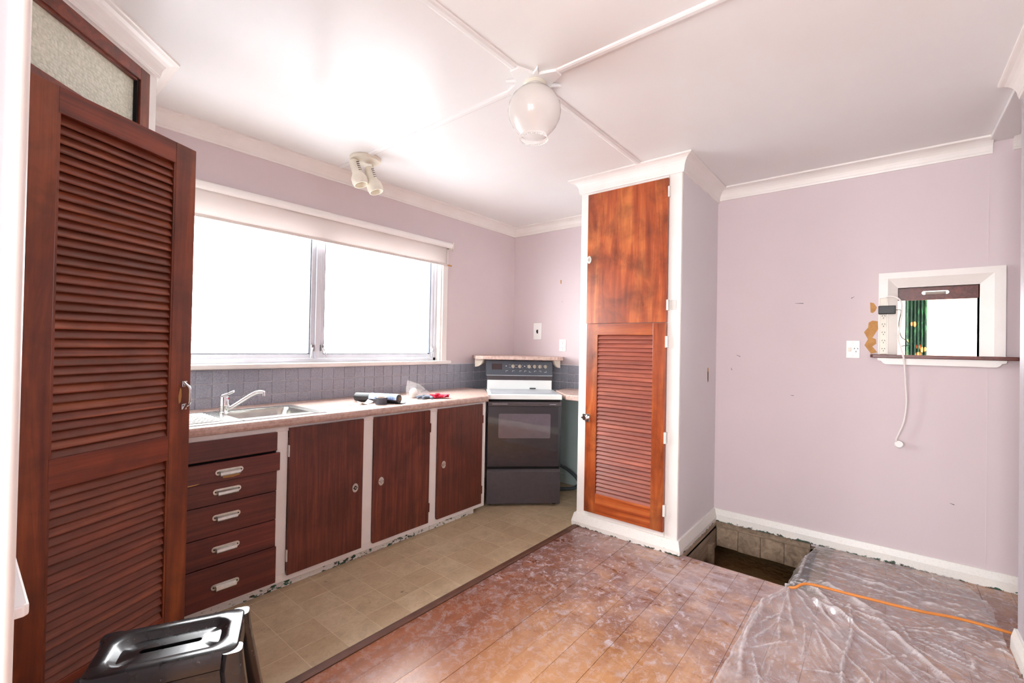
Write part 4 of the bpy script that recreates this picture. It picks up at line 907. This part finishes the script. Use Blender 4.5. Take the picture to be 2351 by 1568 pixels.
# ---------------------------------------------------------------- floor things
def stool():
    w, d, h = .335, .212, .45
    st = thing('step_stool', 'glossy black plastic step stool with slotted top in front of louvred door', 'stool', (-3.268, -1.468, 0), R(-25.2))
    ring = lambda W, D, r, z, n=6: [(x, y, z) for x, y in rrect(W, D, r, n)]
    L = [ring(w + .012, d + .012, .03, h - .045), ring(w + .006, d + .006, .03, h - .012), ring(w, d, .028, h - .003), ring(w - .008, d - .008, .026, h), ring(w - .066, d - .066, .04, h), ring(w - .076, d - .076, .045, h - .004), ring(w - .104, d - .10, .04, h - .016), ring(.15, .04, .019, h - .015), ring(.142, .018, .0085, h - .014), ring(.142, .018, .0085, h - .05)]
    part(st, 'top', MB().loops(L, False, False), M['stool'], smooth=True)
    part(st, 'underside', MB().box(-w/2 + .02, w/2 - .02, -d/2 + .02, d/2 - .02, h - .07, h - .06), M['blackpl'])
    for sx in (-1, 1):
        for sy in (-1, 1):
            t0 = (sx*(w/2 - .012), sy*(d/2 - .012)); b0 = (sx*(w/2 + .045), sy*(d/2 + .05)); ls = []
            for (cx, cy), z, s in ((t0, h - .006, .024), (t0, h - .05, .028), (b0, .012, .032), (b0, 0, .028)):
                ls.append([(x, y, z) for x, y in rrect(s*2, s*2, .014, 3, cx, cy)])
            part(st, 'leg', MB().loops(ls), M['stool'], smooth=True)
    for sy in (-1, 1):
        P = [(-w/2 + .02, h - .03), (w/2 - .02, h - .03), (w/2 + .03, .08), (w/2 - .05, .05), (0, .12), (-w/2 + .05, .05), (-w/2 - .03, .08)]
        yy = lambda z: sy*(d/2 - .018 + (h - z)/h*.055)
        part(st, 'side_panel', MB().prism([(x, yy(z), z) for x, z in P], (0, -sy*.006, 0)), M['stool'], .002)
        part(st, 'panel_rib', MB().prism([(x*.90, yy(z) + sy*.004, z) for x, z in ((-w/2 + .02, h - .055), (w/2 - .02, h - .055), (w/2 - .018, h - .064), (-w/2 + .018, h - .064))], (0, -sy*.006, 0)), M['stool'])
    for sx in (-1, 1):
        P = [(-d/2 + .02, h - .03), (d/2 - .02, h - .03), (d/2 + .03, .08), (0, .12), (-d/2 - .03, .08)]
        xx = lambda z: sx*(w/2 - .018 + (h - z)/h*.05)
        part(st, 'end_panel', MB().prism([(xx(z), y, z) for y, z in P], (-sx*.006, 0, 0)), M['stool'], .002)
    part(st, 'hinge_clip', MB().cyl((w/2 + .02, -d/2 + .03, .27), (w/2 + .07, -d/2 + .03, .27), .026, n=18), M['blackpl'], .004)
stool()

# polythene sheet: a crumpled membrane over the boards, sagging into the hole at its corner
def sheet():
    rnd = random.Random(5); folds = []
    for i in range(70):                                              # creases fanning out from the corner of the hole
        a = rnd.uniform(math.pi*.93, math.pi*1.52); q = rnd.uniform(.12, 1.5); x, y = -.72 + math.cos(a)*q, -2.60 + math.sin(a)*q
        folds.append((x, y, math.cos(a + rnd.gauss(0, .12)), math.sin(a + rnd.gauss(0, .12)), rnd.uniform(.10, .42), rnd.uniform(.004, .008), rnd.uniform(.003, .009)))
    for i in range(45):                                              # creases along the skirting
        a = math.pi/2 + rnd.gauss(0, .35); folds.append((rnd.uniform(-.85, -.06), rnd.uniform(-3.4, -2.7), math.cos(a), math.sin(a), rnd.uniform(.10, .4), rnd.uniform(.005, .010), rnd.uniform(.003, .009)))
    for i in range(45):
        a = rnd.uniform(0, math.pi); folds.append((rnd.uniform(-2.3, -.1), rnd.uniform(-3.4, -2.5), math.cos(a), math.sin(a), rnd.uniform(.05, .2), rnd.uniform(.004, .008), rnd.uniform(.003, .008)))
    for (x, y, a, l, w, h) in ((-1.25, -2.525, .06, .5, .014, .022), (-.93, -2.80, 1.25, .16, .02, .03), (-.80, -2.74, .5, .2, .02, .034), (-.70, -2.85, 1.0, .2, .022, .034), (-.45, -2.95, 1.35, .4, .02, .022), (-1.05, -3.1, .55, .3, .02, .026), (-1.3, -2.88, .02, .6, .008, .014)):
        folds.append((x, y, math.cos(a), math.sin(a), l, w, h))
    def edge(x):     # y of the left boundary at x
        P = [(-3.0, -2.52), (-1.9, -2.49), (-1.5, -2.50), (-1.15, -2.50), (-.93, -2.54), (-.80, -2.585), (-.74, -2.575), (-.45, -2.58), (-.16, -2.645), (-.03, -2.66)]
        for (a, b), (c, d) in zip(P, P[1:]):
            if a <= x <= c: return b + (d-b)*(x-a)/(c-a)
        return -2.52
    nx, ny = 400, 170; L = []
    for i in range(nx + 1):
        x = -2.55 + 2.515*i/nx; row = []; y0 = edge(x) + .006*noise.noise((x*9, 3, 1)); y1 = -3.42 + .02*noise.noise((x*5, 0, 7)) + (.10 if x > -.3 else 0)*(x + .3)/.3
        for j in range(ny + 1):
            v = j/ny; y = y0 + (y1 - y0)*v
            h = .003 + .009*abs(noise.noise((x*6, y*8, 1.3))) + .006*abs(noise.noise((x*16, y*19, 4.1))) + .003*abs(noise.noise((x*40, y*44, 9.1)))
            for fx, fy, ca, sa, l, w, a in folds:
                dx, dy = x-fx, y-fy; u = dx*ca + dy*sa
                if abs(u) > l: continue
                t = -dx*sa + dy*ca + .012*math.sin(u*9 + fx*20)
                if abs(t) > w*3: continue
                h += a*math.exp(-(t/w)**2)*(1 - (u/l)**2)
            ex = 0
            if HX0 < x < HX1 and y > HY0 - .01:                     # over the hole
                h -= max(0, (y - HY0))*1.2*min(1, (x - HX0)/.06)*min(1, (HX1 - x)/.06)
            row.append((x, y, max(h, .003) if not (HX0 < x < HX1 and y > HY0 - .01) else h + .004))
        L.append(row)
    o = single('plastic_sheet', MB().loops(L, False, False, False), M['poly'], 'crumpled translucent plastic dust sheet spread on the floor by the hole', 'plastic sheet', smooth=True, loc=(-1.2, -3.0, 0))
    at = o.data.attributes.new('crease_highlight', 'FLOAT', 'POINT'); W_ = ny + 1
    for i in range(nx + 1):
        for j in range(W_):
            z = L[i][j][2]; k0 = 3
            av = (L[max(i-k0,0)][j][2] + L[min(i+k0,nx)][j][2] + L[i][max(j-k0,0)][2] + L[i][min(j+k0,ny)][2])/4
            at.data[i*W_ + j].value = min(1, max(0, (z - av)*230 - .12)) + (.5 if j < 2 else 0)
    return o
sheet()
single('extension_cord', MB().tube([(-.70, -2.56, -.14), (-.79, -2.60, .0), (-.815, -2.635, .030), (-.77, -2.69, .050), (-.735, -2.86, .045), (-.69, -3.115, .04), (-.645, -3.27, .04), (-.618, -3.466, .03), (-.60, -3.8, .008), (-.5, -4.4, .006)], .0068, 10, 10), M['orange'], 'orange extension cord running out of the hole across the plastic sheet', 'cord', smooth=True, loc=(-.7, -3.0, 0))
